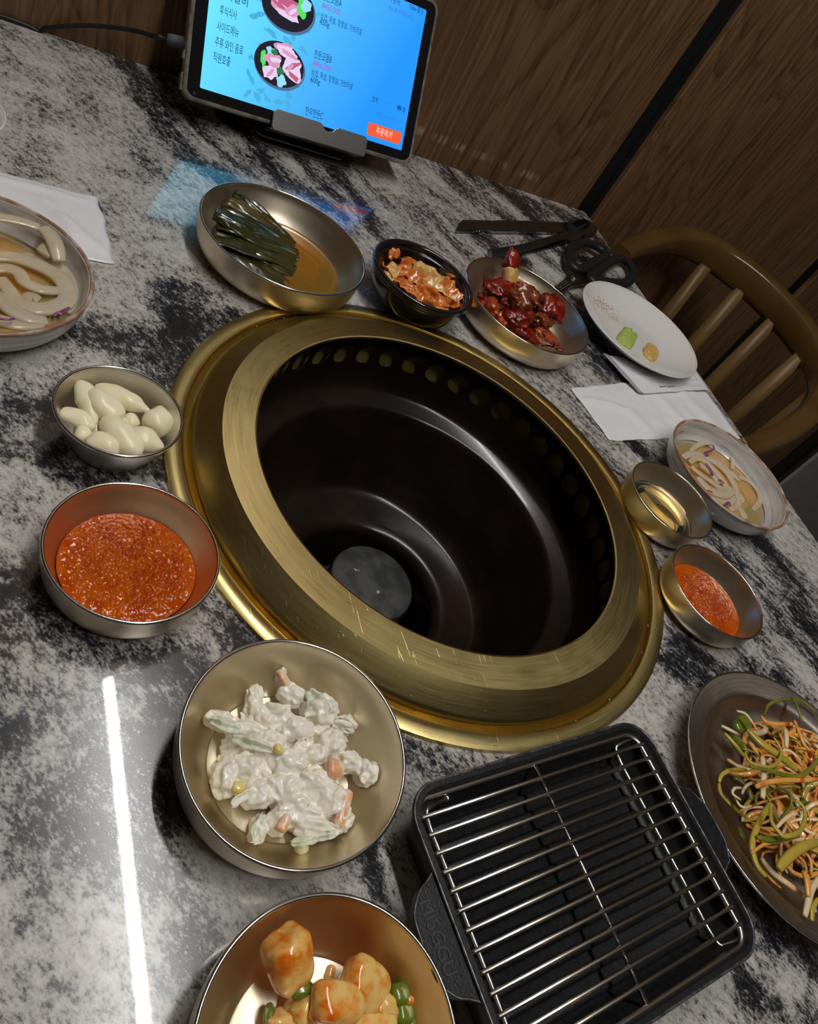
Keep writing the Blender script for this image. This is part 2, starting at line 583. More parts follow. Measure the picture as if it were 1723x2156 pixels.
def granite():
    m, nt, out = nodes('granite')
    b = N(nt, 'ShaderNodeBsdfPrincipled', i={'Roughness': 0.21, 'Specular IOR Level': 0.5, 'Coat Weight': 0.9, 'Coat Roughness': 0.014, 'Coat IOR': 1.5})
    nt.links.new(b.outputs[0], out.inputs[0])
    geo = N(nt, 'ShaderNodeNewGeometry')
    rot = N(nt, 'ShaderNodeMapping', vector_type='POINT', i={'Rotation': (0, 0, math.radians(62))})
    nt.links.new(geo.outputs['Position'], rot.inputs[0])
    st = N(nt, 'ShaderNodeMapping', i={'Scale': (0.24, 1.0, 1.0)})
    nt.links.new(rot.outputs[0], st.inputs[0])
    ad = N(nt, 'ShaderNodeAttribute', attribute_name='dark')
    as_ = N(nt, 'ShaderNodeAttribute', attribute_name='streak')
    warp = N(nt, 'ShaderNodeTexNoise', i={'Scale': 9.0, 'Detail': 2.0})
    nt.links.new(geo.outputs['Position'], warp.inputs['Vector'])
    wv = N(nt, 'ShaderNodeVectorMath', operation='MULTIPLY_ADD'); wv.inputs[1].default_value = (0.05, 0.05, 0.0)
    nt.links.new(warp.outputs['Color'], wv.inputs[0]); nt.links.new(st.outputs[0], wv.inputs[2])
    n1 = N(nt, 'ShaderNodeTexNoise', i={'Scale': 42.0, 'Detail': 5.0, 'Roughness': 0.6})
    nt.links.new(wv.outputs[0], n1.inputs['Vector'])
    n2 = N(nt, 'ShaderNodeTexNoise', i={'Scale': 26.0, 'Detail': 5.0, 'Roughness': 0.62})
    nt.links.new(geo.outputs['Position'], n2.inputs['Vector'])
    mix = N(nt, 'ShaderNodeMix', data_type='FLOAT')
    nt.links.new(as_.outputs['Fac'], mix.inputs[0]); nt.links.new(n2.outputs['Fac'], mix.inputs[2]); nt.links.new(n1.outputs['Fac'], mix.inputs[3])
    fmap = N(nt, 'ShaderNodeMapping', i={'Scale': (0.62, 1.0, 1.0)})
    nt.links.new(rot.outputs[0], fmap.inputs[0])
    fn = N(nt, 'ShaderNodeTexNoise', i={'Scale': 230.0, 'Detail': 6.0, 'Roughness': 0.74})
    nt.links.new(fmap.outputs[0], fn.inputs['Vector'])
    f2 = N(nt, 'ShaderNodeTexNoise', i={'Scale': 760.0, 'Detail': 2.0, 'Roughness': 0.6})
    nt.links.new(fmap.outputs[0], f2.inputs['Vector'])

    def madd(a, k, c):
        q = N(nt, 'ShaderNodeMath', operation='MULTIPLY_ADD', i={1: k})
        nt.links.new(a, q.inputs[0])
        if isinstance(c, float): q.inputs[2].default_value = c
        else: nt.links.new(c, q.inputs[2])
        return q.outputs[0]
    # darkness value, about 0 in pale stone and 0.6 and more in the black veins
    v = madd(mix.outputs[0], 1.9, -0.90)
    v = madd(ad.outputs['Fac'], 0.68, v)
    fs = N(nt, 'ShaderNodeMath', operation='SUBTRACT', i={1: 0.5}); nt.links.new(fn.outputs['Fac'], fs.inputs[0])
    v = madd(fs.outputs[0], 2.5, v)
    f2s = N(nt, 'ShaderNodeMath', operation='SUBTRACT', i={1: 0.5}); nt.links.new(f2.outputs['Fac'], f2s.inputs[0])
    v = madd(f2s.outputs[0], 1.1, v)
    mr = N(nt, 'ShaderNodeMapRange', i={'From Min': -0.5, 'From Max': 1.0}); nt.links.new(v, mr.inputs[0])
    K = lambda q: (q + 0.5) / 1.5
    r = ramp(nt, [(K(-0.35), (0.60, 0.585, 0.56)), (K(-0.08), (0.50, 0.475, 0.44)), (K(0.16), (0.385, 0.36, 0.33)), (K(0.34), (0.20, 0.19, 0.185)), (K(0.47), (0.075, 0.074, 0.077)), (K(0.62), (0.020, 0.021, 0.025)), (K(0.9), (0.008, 0.009, 0.012))])
    nt.links.new(mr.outputs[0], r.inputs[0])
    nt.links.new(r.outputs[0], b.inputs['Base Color'])
    bp = N(nt, 'ShaderNodeBump', i={'Strength': 0.008, 'Distance': 0.0005})
    nt.links.new(fn.outputs['Fac'], bp.inputs['Height']); nt.links.new(bp.outputs[0], b.inputs['Coat Normal'])
    return m


M_GRANITE = granite()
# dark veins and patches of the stone: (photo points, half width in m, weight)
VEINS = [
    ([(245, 118), (300, 180), (345, 262), (400, 330), (470, 380), (560, 430)], 0.011, 1.0),
    ([(330, 150), (395, 230), (450, 300), (520, 360)], 0.006, 0.6),
    ([(470, 235), (545, 320), (600, 385), (700, 440)], 0.010, 0.9),
    ([(690, 340), (755, 420), (790, 490), (850, 540)], 0.008, 0.8),
    ([(930, 345), (1010, 420), (1080, 470), (1180, 540)], 0.010, 0.6),
    ([(1000, 365), (1100, 430), (1180, 500), (1260, 580)], 0.016, 0.75),
    ([(1120, 430), (1230, 470), (1290, 540)], 0.014, 0.65),
    ([(1010, 500), (1050, 520), (1090, 545)], 0.014, 0.9),
    ([(205, 705), (260, 735), (330, 750), (420, 700), (480, 680)], 0.016, 1.0),
    ([(395, 620), (385, 690), (350, 780), (380, 850)], 0.017, 1.0),
    ([(250, 705), (300, 770)], 0.017, 0.9),
    ([(0, 905), (55, 880), (110, 850)], 0.008, 0.9),
    ([(0, 960), (60, 935), (120, 945)], 0.006, 0.8),
    ([(100, 965), (180, 1000), (270, 1005), (370, 1000)], 0.009, 1.0),
    ([(340, 990), (400, 1060), (450, 1120)], 0.010, 0.8),
    ([(0, 1210), (50, 1240), (80, 1300)], 0.012, 1.0),
    ([(0, 1340), (120, 1375), (250, 1390)], 0.006, 0.7),
    ([(430, 1290), (500, 1340), (570, 1390)], 0.012, 0.9),
    ([(0, 1555), (70, 1520), (135, 1480)], 0.007, 1.0),
    ([(70, 1580), (95, 1640), (90, 1720)], 0.006, 0.7),
    ([(300, 1430), (380, 1400), (430, 1420)], 0.012, 0.8),
    ([(230, 1480), (290, 1560), (300, 1700), (260, 1800)], 0.013, 0.9),
    ([(190, 1640), (170, 1780), (230, 1850)], 0.009, 0.8),
    ([(0, 1800), (60, 1840), (40, 1950)], 0.005, 0.6),
    ([(770, 1800), (790, 1850), (800, 1890)], 0.007, 0.8),
    ([(1205, 640), (1240, 720), (1300, 800)], 0.018, 1.0),  # stone vein; the stretch under the white plate includes its painted shadow
    ([(1250, 850), (1330, 930), (1420, 1010)], 0.011, 0.8),
    ([(1300, 900), (1400, 1010), (1480, 1120)], 0.010, 0.7),
    ([(1590, 1130), (1660, 1230), (1723, 1330)], 0.014, 0.8),
    ([(1500, 1130), (1600, 1240), (1723, 1400)], 0.008, 0.6),
    ([(1410, 1390), (1440, 1420), (1480, 1440)], 0.009, 0.8),
    ([(1430, 1360), (1520, 1410), (1640, 1430)], 0.009, 0.8),
    ([(1560, 1870), (1620, 1950), (1700, 2010)], 0.009, 0.8),
    ([(1560, 2060), (1640, 2110), (1723, 2150)], 0.008, 0.7),
    ([(850, 1580), (900, 1610), (960, 1610)], 0.008, 0.6),
    ([(130, 1480), (180, 1540), (200, 1600), (190, 1700), (240, 1790)], 0.010, 0.75),
    ([(300, 1500), (330, 1600), (320, 1720), (300, 1830)], 0.012, 0.8),
    ([(0, 1270), (60, 1310), (150, 1350), (330, 1400), (420, 1370)], 0.008, 0.7),
    ([(100, 1880), (160, 1960), (130, 2060)], 0.005, 0.45),
    ([(380, 1850), (420, 1930), (400, 2020)], 0.008, 0.55),
    ([(20, 1640), (50, 1700), (30, 1760)], 0.006, 0.6),
    ([(0, 1420), (90, 1440), (180, 1430)], 0.005, 0.5),
    ([(1080, 400), (1150, 470), (1230, 560)], 0.014, 0.5),
    ([(600, 300), (660, 380), (720, 420)], 0.008, 0.6),
    ([(60, 560), (110, 640), (140, 720)], 0.004, 0.3),
]


def seg_dist(p, a, b):
    ab = (b[0] - a[0], b[1] - a[1]); ap = (p[0] - a[0], p[1] - a[1])
    L = ab[0] ** 2 + ab[1] ** 2
    t = 0 if L == 0 else max(0, min(1, (ap[0] * ab[0] + ap[1] * ab[1]) / L))
    return math.hypot(ap[0] - t * ab[0], ap[1] - t * ab[1])


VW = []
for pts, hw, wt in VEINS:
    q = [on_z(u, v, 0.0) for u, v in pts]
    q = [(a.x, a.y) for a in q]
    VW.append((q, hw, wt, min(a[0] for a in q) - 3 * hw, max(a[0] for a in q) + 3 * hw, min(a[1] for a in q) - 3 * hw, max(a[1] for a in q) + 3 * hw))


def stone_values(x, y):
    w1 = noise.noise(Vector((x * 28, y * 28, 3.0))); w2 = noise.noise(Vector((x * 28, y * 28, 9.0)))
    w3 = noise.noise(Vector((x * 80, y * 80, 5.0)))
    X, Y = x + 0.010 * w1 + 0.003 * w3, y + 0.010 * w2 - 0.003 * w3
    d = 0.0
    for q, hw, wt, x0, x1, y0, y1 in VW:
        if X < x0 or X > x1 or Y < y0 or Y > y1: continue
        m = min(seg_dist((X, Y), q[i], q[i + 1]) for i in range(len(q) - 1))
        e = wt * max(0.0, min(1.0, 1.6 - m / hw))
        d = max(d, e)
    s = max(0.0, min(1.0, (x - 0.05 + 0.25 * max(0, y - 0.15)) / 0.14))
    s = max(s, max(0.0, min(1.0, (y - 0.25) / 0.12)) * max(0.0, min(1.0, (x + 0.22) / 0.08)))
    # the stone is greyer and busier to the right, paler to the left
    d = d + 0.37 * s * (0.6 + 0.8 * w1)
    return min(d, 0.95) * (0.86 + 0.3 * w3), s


def table_top():
    h = 0.005
    nx = round(2 * TX / h); ny = round((TY1 - TY0) / h)
    idx, v, dk, sk = {}, [], [], []
    for i in range(nx + 1):
        for j in range(ny + 1):
            x = -TX + 2 * TX * i / nx; y = TY0 + (TY1 - TY0) * j / ny
            idx[i, j] = len(v)
            v.append((x, y, 0.0))
            a, b = stone_values(x, y); dk.append(a); sk.append(b)
    f = []
    for i in range(nx):
        for j in range(ny):
            x = -TX + 2 * TX * (i + .5) / nx; y = TY0 + (TY1 - TY0) * (j + .5) / ny
            if math.hypot(x, y) < 0.181: continue
            f.append((idx[i, j], idx[i + 1, j], idx[i + 1, j + 1], idx[i, j + 1]))
    # eased edge, sides and underside
    ring = [(i, 0) for i in range(nx + 1)] + [(nx, j) for j in range(1, ny + 1)] + [(i, ny) for i in range(nx - 1, -1, -1)] + [(0, j) for j in range(ny - 1, 0, -1)]
    loops = [[idx[k] for k in ring]]
    for ins, z in ((-0.0000, -0.0012), (0.0, -TABLE_T)):
        L = []
        for k in ring:
            a = idx[k]
            L.append(len(v)); v.append((v[a][0], v[a][1], z)); dk.append(dk[a]); sk.append(sk[a])
        loops.append(L)
    for A, B in zip(loops[:-1], loops[1:]):
        for k in range(len(A)):
            q = (k + 1) % len(A)
            f.append((A[k], B[k], B[q], A[q]))
    # underside with an opening for the fire pot
    L = loops[-1]
    inner = []
    for k in L:
        x, y, _ = v[k]
        a = math.atan2(y, x)
        inner.append(len(v)); v.append((0.181 * math.cos(a), 0.181 * math.sin(a), -TABLE_T)); dk.append(0.0); sk.append(0.0)
    for k in range(len(L)):
        q = (k + 1) % len(L)
        f.append((L[k], inner[k], inner[q], L[q]))
    me = bpy.data.meshes.new('table_top')
    me.from_pydata(v, [], f)
    me.validate()
    for nm, dat in (('dark', dk), ('streak', sk)):
        at = me.attributes.new(nm, 'FLOAT', 'POINT')
        at.data.foreach_set('value', dat)
    me.materials.append(M_GRANITE)
    return me


TABLE = empty('dining_table', (0, 0, FLOOR_Z), 'polished black and white granite table with a round grill set in it', 'table')
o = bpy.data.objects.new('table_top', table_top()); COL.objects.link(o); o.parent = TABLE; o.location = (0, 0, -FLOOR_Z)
M_LEG = mat('table_black', (0.015, 0.015, 0.016), 0.4, 0.3)
for sx in (-1, 1):
    for sy in (-0.58, 0.36):
        bevel(MB().add(box((sx * 0.33, sy, (FLOOR_Z - TABLE_T) / 2), (0.06, 0.06, -FLOOR_Z - TABLE_T))).build('leg', M_LEG, TABLE, smooth=False), 0.003)
# ------------------------------------------------------------------ metals
def brushed(name, color, rough, rough2, scratch=0.0, tint=None, patch=None):
    m, nt, out = nodes(name)
    b = N(nt, 'ShaderNodeBsdfPrincipled', i={'Metallic': 1.0, 'Base Color': (*color, 1)})
    nt.links.new(b.outputs[0], out.inputs[0])
    tc = N(nt, 'ShaderNodeTexCoord')
    # polar coordinates make the turning marks run round the axis
    sx = N(nt, 'ShaderNodeSeparateXYZ'); nt.links.new(tc.outputs['Object'], sx.inputs[0])
    ln = N(nt, 'ShaderNodeVectorMath', operation='LENGTH'); 
    cx = N(nt, 'ShaderNodeCombineXYZ'); nt.links.new(sx.outputs['X'], cx.inputs[0]); nt.links.new(sx.outputs['Y'], cx.inputs[1])
    nt.links.new(cx.outputs[0], ln.inputs[0])
    at = N(nt, 'ShaderNodeMath', operation='ARCTAN2'); nt.links.new(sx.outputs['Y'], at.inputs[0]); nt.links.new(sx.outputs['X'], at.inputs[1])
    ks = N(nt, 'ShaderNodeMath', operation='MULTIPLY', i={1: 0.003}); nt.links.new(at.outputs[0], ks.inputs[0])
    c2 = N(nt, 'ShaderNodeCombineXYZ'); nt.links.new(ln.outputs['Value'], c2.inputs[0]); nt.links.new(ks.outputs[0], c2.inputs[1]); nt.links.new(sx.outputs['Z'], c2.inputs[2])
    nz = N(nt, 'ShaderNodeTexNoise', i={'Scale': 1400.0, 'Detail': 3.0, 'Roughness': 0.6}); nt.links.new(c2.outputs[0], nz.inputs['Vector'])
    mr = N(nt, 'ShaderNodeMapRange', i={'From Min': 0.3, 'From Max': 0.7, 'To Min': rough, 'To Max': rough2}); nt.links.new(nz.outputs['Fac'], mr.inputs[0])
    rgh = mr.outputs[0]
    big = N(nt, 'ShaderNodeTexNoise', i={'Scale': 38.0, 'Detail': 5.0, 'Roughness': 0.65}); nt.links.new(tc.outputs['Object'], big.inputs['Vector'])
    if patch is not None:
        r = ramp(nt, [(0.36, color), (0.62, patch)]); nt.links.new(big.outputs['Fac'], r.inputs[0])
        nt.links.new(r.outputs[0], b.inputs['Base Color'])
        ad = N(nt, 'ShaderNodeMath', operation='MULTIPLY_ADD', i={1: 0.22}); nt.links.new(big.outputs['Fac'], ad.inputs[0]); nt.links.new(rgh, ad.inputs[2])
        sb = N(nt, 'ShaderNodeMath', operation='SUBTRACT', i={1: 0.11}); nt.links.new(ad.outputs[0], sb.inputs[0])
        rgh = sb.outputs[0]
    nt.links.new(rgh, b.inputs['Roughness'])
    if scratch:
        mp = N(nt, 'ShaderNodeMapping', i={'Scale': (1, 0.06, 1), 'Rotation': (0, 0, 0.6)}); nt.links.new(tc.outputs['Object'], mp.inputs[0])
        sc = N(nt, 'ShaderNodeTexNoise', i={'Scale': 520.0, 'Detail': 2.0, 'Distortion': 1.2}); nt.links.new(mp.outputs[0], sc.inputs['Vector'])
        th = N(nt, 'ShaderNodeMapRange', i={'From Min': 0.68, 'From Max': 0.74}); nt.links.new(sc.outputs['Fac'], th.inputs[0])
        b2 = N(nt, 'ShaderNodeBump', i={'Strength': scratch, 'Distance': 0.0002}); nt.links.new(th.outputs[0], b2.inputs['Height'])
        nt.links.new(b2.outputs[0], b.inputs['Normal'])
    b.inputs['Anisotropic'].default_value = 0.45
    tg = N(nt, 'ShaderNodeTangent', direction_type='RADIAL', axis='Z'); nt.links.new(tg.outputs[0], b.inputs['Tangent'])
    return m


M_BRASS = brushed('brass', (0.68, 0.53, 0.22), 0.29, 0.37, 0.25, patch=(0.56, 0.44, 0.19))
M_SLEEVE = mat('dull_brass_sleeve', (0.46, 0.36, 0.11), 0.55, 0.25, c2=(0.36, 0.28, 0.08), scale=40)
M_STEEL = brushed('champagne_steel', (0.72, 0.63, 0.48), 0.32, 0.38)
M_STEELS = brushed('grey_steel', (0.68, 0.65, 0.60), 0.32, 0.38)
M_RIM = mat('polished_rim', (0.74, 0.71, 0.66), 0.16, 1.0)
M_WORN = brushed('worn_steel', (0.40, 0.36, 0.30), 0.38, 0.48, patch=(0.33, 0.29, 0.24))
M_ENAMEL = mat('brown_black_enamel', (0.012, 0.0075, 0.006), 0.22, 0.0, spec=0.35, coat=0.12, coatr=0.08, c2=(0.020, 0.012, 0.009), scale=25)
M_CASTCAP = mat('burner_cast', (0.045, 0.048, 0.046), 0.55, 0.4, c2=(0.09, 0.09, 0.085), scale=70, c3=(0.45, 0.44, 0.42), scale3=90, lo3=0.70, hi3=0.72)
M_BLACKPIT = mat('soot_black', (0.006, 0.006, 0.006), 0.5)

# ------------------------------------------------------------------ round grill in the table
G = empty('table_grill', (0, 0, 0), 'round brass rimmed barbecue grill sunk in the middle of the table', 'grill')
NS = 192
MB().add(lathe([(0.1788, -0.006), (0.1788, 0.0008), (0.1796, 0.0026), (0.1815, 0.0034), (0.187, 0.0034), (0.1897, 0.0024), (0.1902, 0.0003), (0.1825, 0.0003), (0.1805, -0.02), (0.1790, -0.02)], (0, 0, 0), NS, True)).build('flange', M_BRASS, G, sharp=40)
MB().add(lathe([(0.1792, -0.0005), (0.1775, -0.0030), (0.1750, -0.0042), (0.1690, -0.0050), (0.1690, -0.012), (0.1792, -0.012)], (0, 0, 0), NS, True)).build('groove', M_BRASS, G, sharp=40)
MB().add(lathe([(0.1712, -0.0045), (0.1718, -0.0015), (0.1732, 0.0012), (0.1735, 0.0024), (0.1728, 0.0036), (0.1715, 0.0048), (0.1582, 0.0142), (0.1382, 0.0152), (0.1370, 0.0148), (0.1370, 0.0126), (0.1385, 0.0126), (0.1565, 0.0120), (0.1685, 0.0040), (0.1690, -0.0045)], (0.0, -0.0004, 0), NS, True)).build('lid_ring', M_BRASS, G, sharp=20)

# perforated band: a grid cylinder with round openings
HR, HZ, HN, HD = 0.1445, -0.0100, 42, 0.0093
bm = bmesh.new()
M8 = 24
CW = 2 * math.pi / HN
zt, zb_ = 0.0105, -0.0245
outer_v = {}


def cylpt(a, z, r):
    return Vector((r * math.cos(a), r * math.sin(a), z))


bv, bf = [], []
for h in range(HN):
    a0 = math.radians(93.9) + CW * h
    base = len(bv)
    rim_pts, box_pts = [], []
    for k in range(M8):
        t = 2 * math.pi * k / M8
        ca, sa = math.cos(t), math.sin(t)
        rim_pts.append((ca * HD / HR, HZ + sa * HD))
        # point on the cell's border in the same direction
        hw, hh_u, hh_d = CW / 2, zt - HZ, HZ - zb_
        dx, dz = ca / HR, sa
        s = 1e9
        if abs(dx) > 1e-9: s = min(s, hw / abs(dx))
        if dz > 1e-9: s = min(s, hh_u / dz)
        if dz < -1e-9: s = min(s, hh_d / -dz)
        box_pts.append((dx * s, HZ + dz * s))
    for r in (HR - 0.0008, HR + 0.0008):
        for (a, z) in rim_pts: bv.append(cylpt(a0 + a, z, r))
        for (a, z) in box_pts: bv.append(cylpt(a0 + a, z, r))
    n2 = 2 * M8
    for k in range(M8):
        q = (k + 1) % M8
        bf.append((base + k, base + q, base + M8 + q, base + M8 + k))
        bf.append((base + n2 + k, base + n2 + M8 + k, base + n2 + M8 + q, base + n2 + q))
        bf.append((base + k, base + n2 + k, base + n2 + q, base + q))
    # corner fillers of the cell
    for (a, z) in ((CW / 2, zt), (-CW / 2, zt), (-CW / 2, zb_), (CW / 2, zb_)):
        # nearest two border points around this corner
        ang = math.atan2((z - HZ), a * HR) % (2 * math.pi)
        k = int(ang / (2 * math.pi) * M8) % M8
        for off, rr in ((0, HR - 0.0008), (n2, HR + 0.0008)):
            c = len(bv); bv.append(cylpt(a0 + a, z, rr))
            bf.append((base + off + M8 + k, base + off + M8 + (k + 1) % M8, c))
bm.free()
build('perforated_band', bv, bf, M_ENAMEL, G, sharp=30)
MB().add(lathe([(HR + 0.0008, zt), (0.1375, 0.0118), (0.1375, 0.0128), (HR + 0.004, 0.0128)], (0, 0, 0), NS)).build('band_lip', M_ENAMEL, G, sharp=40)
MB().add(lathe([(0.1515, 0.010), (0.1515, -0.030), (0.1475, -0.034)], (0, 0, 0), NS)).build('brass_sleeve', M_SLEEVE, G, sharp=40)
# fire pot
MB().add(lathe([(HR - 0.0008, zb_ + 0.001), (0.1430, -0.034), (0.1405, -0.0400), (0.1375, -0.0435), (0.1255, -0.0455), (0.1232, -0.0475), (0.1222, -0.052),
                (0.1120, -0.105), (0.1070, -0.122), (0.1035, -0.1275), (0.0980, -0.1300), (0.0760, -0.1315), (0.0700, -0.1330), (0.0655, -0.1365), (0.0650, -0.1420),
                (0.0645, -0.215), (0.0002, -0.215), (0.0002, -0.217), (0.0675, -0.217), (0.0675, -0.142), (0.1060, -0.1330), (0.1150, -0.105), (0.1255, -0.052), (0.1300, -0.0490), (0.1440, -0.044), (0.1462, -0.034), (HR + 0.0008, zb_ + 0.001)],
               (0, 0, 0), NS, True)).build('fire_pot', M_ENAMEL, G, sharp=50)
MB().add(lathe([(0.0002, -0.1165), (0.020, -0.1168), (0.0325, -0.1175), (0.0350, -0.1188), (0.0358, -0.1210), (0.0352, -0.136), (0.0300, -0.140), (0.0250, -0.142), (0.0250, -0.2148), (0.0002, -0.2148)], (0.0013, -0.0013, 0), 72)).build('burner_cap', M_CASTCAP, G, sharp=40)
MB().add(torus(0.050, 0.004, (0, 0, -0.178), 60, 8)).add(torus(0.040, 0.004, (0, 0, -0.186), 60, 8)).build('burner_ring', M_BLACKPIT, G)
for k in range(3):
    a = 2.3 + 2 * math.pi * k / 3
    MB().add(tube([(0.025 * math.cos(a), 0.025 * math.sin(a), -0.17), (0.066 * math.cos(a), 0.066 * math.sin(a), -0.17)], 0.004, 8)).build('burner_arm', M_BLACKPIT, G)

# ------------------------------------------------------------------ bowls
# double-walled steel: upright outside, more sloping inside
PROF_STEEL = [(0.0, 0.0), (0.60, 0.0), (0.70, 0.012), (0.79, 0.05), (0.875, 0.12), (0.935, 0.23), (0.970, 0.40), (0.988, 0.62), (1.0, 1.0)]
PROF_STEEL_IN = [(0.0, 0.09), (0.58, 0.09), (0.66, 0.115), (0.725, 0.185), (0.785, 0.30), (0.845, 0.46), (0.905, 0.66), (0.96, 0.86), (0.988, 1.0)]
PROF_CUP = [(0.0, 0.0), (0.58, 0.0), (0.64, 0.03), (0.70, 0.12), (0.84, 0.5), (0.95, 0.83), (1.0, 1.0)]
PROF_BLACK = [(0.0, 0.03), (0.50, 0.0), (0.56, 0.0), (0.60, 0.05), (0.74, 0.17), (0.85, 0.34), (0.92, 0.55), (0.96, 0.80), (0.965, 0.86), (1.0, 0.90), (1.0, 1.0)]
PROF_CERAM = [(0.0, 0.05), (0.52, 0.05), (0.53, 0.0), (0.58, 0.0), (0.60, 0.07), (0.74, 0.12), (0.87, 0.26), (0.945, 0.48), (0.98, 0.74), (1.0, 1.0)]
PROF_PLATE = [(0.0, 0.10), (0.48, 0.10), (0.49, 0.0), (0.53, 0.0), (0.55, 0.14), (0.75, 0.42), (0.90, 0.72), (1.0, 1.0)]


def smooth_prof(prof, r, h, sub=4):
    pts = [Vector((a * r, 0, b * h)) for a, b in prof]
    return [(p.x, p.z) for p in catmull(pts, sub)]


def inner_radius(prof, r, h, th, z):
    if prof is PROF_STEEL:
        prof = PROF_STEEL_IN; z = max(z + th * 0.6, 0.093 * h); th_ = 0.0002
    else:
        th_ = th
    pts = smooth_prof(prof, r, h)
    best = 0.0
    for (a, za), (b, zb) in zip(pts[:-1], pts[1:]):
        if (za - (z - th * 0.6)) * (zb - (z - th * 0.6)) <= 0 and zb != za:
            t = ((z - th * 0.6) - za) / (zb - za)
            best = max(best, a + (b - a) * t)
    return best - th_


def bowl(name, label, x, y, r, h, prof, matr, rim=None, th=0.0009, cat='bowl', floor=None, rim_mat=None, group=None, rim_r=None, z0=0.0, inner_mat=None):
    t = empty(name, (x, y, z0), label, cat, group)
    out = smooth_prof(prof, r, h)
    fl = floor if floor is not None else th + (prof[0][1] * h)
    fl = max(fl, th)
    inn = []
    for (a, z) in out:
        if a < 0.5 * r and z < 0.3 * h: continue
        if z < fl - th * 0.6: continue
        inn.append((max(0.0, a - th), z + th * 0.6 * (1 - z / h)))
    inn = [p for p in inn if p[0] > 0]
    if prof is PROF_STEEL:
        fl = PROF_STEEL_IN[0][1] * h
        inn = [p for p in smooth_prof(PROF_STEEL_IN, r, h) if p[0] > 0.56 * r]
    first = inn[0]
    inn = [(0.0002, fl), (first[0] * 0.55, fl), (first[0] * 0.85, fl + 0.0001)] + [p for p in inn if p[1] > fl]
    body = [(max(a, 0.0002), z) for a, z in out] + [(a, z) for a, z in reversed(inn)]
    v, f = lathe(body, (x, y, z0), 120, False)
    build('body', v, f, matr, t, sharp=60)
    if rim is not None:
        v, f = torus(r - rim * 0.6, rim, (x, y, z0 + h), 140, 10)
        build('rim', v, f, rim_mat or M_RIM, t)
    return t


def disc(x, y, r, z, nr=20, na=80, fn=None):
    """surface of a filling; fn(px,py,rho) gives a height"""
    v, f = [], []
    fn = fn or (lambda a, b, c: 0.0)
    v.append((x, y, z + fn(x, y, 0.0)))
    for i in range(1, nr + 1):
        for k in range(na):
            a = 2 * math.pi * k / na
            px_, py_ = x + r * i / nr * math.cos(a), y + r * i / nr * math.sin(a)
            v.append((px_, py_, z + fn(px_, py_, i / nr)))
    for k in range(na):
        f.append((0, 1 + k, 1 + (k + 1) % na))
    for i in range(nr - 1):
        for k in range(na):
            q = (k + 1) % na
            f.append((1 + i * na + k, 1 + (i + 1) * na + k, 1 + (i + 1) * na + q, 1 + i * na + q))
    return v, f


def filled(x, y, r, z, zb, rb, nr=20, na=80, fn=None):
    """a disc with a skirt and a bottom so that it is a solid filling"""
    v, f = disc(x, y, r, z, nr, na, fn)
    k0 = 1 + (nr - 1) * na
    b = len(v)
    for k in range(na):
        a = 2 * math.pi * k / na
        v.append((x + rb * math.cos(a), y + rb * math.sin(a), zb))
    for k in range(na):
        q = (k + 1) % na
        f.append((k0 + k, b + k, b + q, k0 + q))
    f.append(tuple(b + k for k in range(na)))
    return v, f


SAL = (-0.1607, -0.1761, 0.0528, 0.027)
RAD = (-0.1745, -0.2877, 0.0514, 0.0275)
SSL = (-0.2186, -0.0686, 0.0410, 0.0238)
SSR = (0.1990, -0.1031, 0.0415, 0.0232)
BRS = (0.2105, -0.0163, 0.0398, 0.0233)
GAR = (-0.2170, 0.0206, 0.0334, 0.0265)
LEA = (-0.0746, 0.2221, 0.0667, 0.028)
CRB = (0.1639, 0.2058, 0.0663, 0.0283)
BLK = (0.0455, 0.2066, 0.0465, 0.0319)
ONR = (0.3122, 0.0170, 0.0638, 0.0265)
ONL = (-0.2867, 0.1303, 0.0650, 0.0265)
PLT = (0.3392, 0.2260, 0.0743, 0.0184)
SCA = (0.1680, -0.2532, 0.0880, 0.018)

M_CLAY = mat('black_glazed_clay', (0.014, 0.011, 0.012), 0.16, 0.0, coat=0.5, coatr=0.06)
M_PORC = mat('white_porcelain', (0.70, 0.68, 0.655), 0.14, coat=0.4)
M_CERAM = mat('speckled_white_ceramic', (0.62, 0.60, 0.57), 0.22, c2=(0.40, 0.39, 0.38), scale=75, lo=0.45, hi=0.66, c3=(0.16, 0.15, 0.15), scale3=70, lo3=0.68, hi3=0.76, stretch=(0.28, 0.28, 3.0), coat=0.4, bump=0.15, bscale=90)
M_CERIM = mat('rust_brown_rim', (0.30, 0.15, 0.08), 0.35, c2=(0.50, 0.42, 0.36), scale=60, lo=0.45, hi=0.6)

bowl('steel_bowl', 'champagne steel bowl holding the creamy cabbage salad', *SAL, PROF_STEEL, M_STEEL, 0.0010)
bowl('steel_bowl', 'champagne steel bowl holding radish kimchi cubes', *RAD, PROF_STEEL, M_STEEL, 0.0010)
bowl('steel_bowl', 'steel bowl of chunky red chili paste beside the garlic cup', *SSL, PROF_STEEL, M_STEEL, 0.0010)
bowl('steel_bowl', 'champagne steel bowl of red chili paste next to the empty-looking gold bowl', *SSR, PROF_STEEL, M_STEEL, 0.0008)
bowl('steel_bowl', 'small golden steel bowl with only clear oil in it', *BRS, PROF_STEEL, M_STEEL, 0.0008)
bowl('steel_cup', 'small flared steel cup filled with peeled garlic cloves', *GAR, PROF_CUP, M_STEELS, 0.0010, cat='cup')
bowl('steel_bowl', 'wide steel bowl with pickled green leaves in soy brine', *LEA, PROF_STEEL, M_STEEL, 0.0009)
bowl('steel_bowl', 'wide steel bowl heaped with glossy red marinated crab', *CRB, PROF_STEEL, M_STEEL, 0.0009)
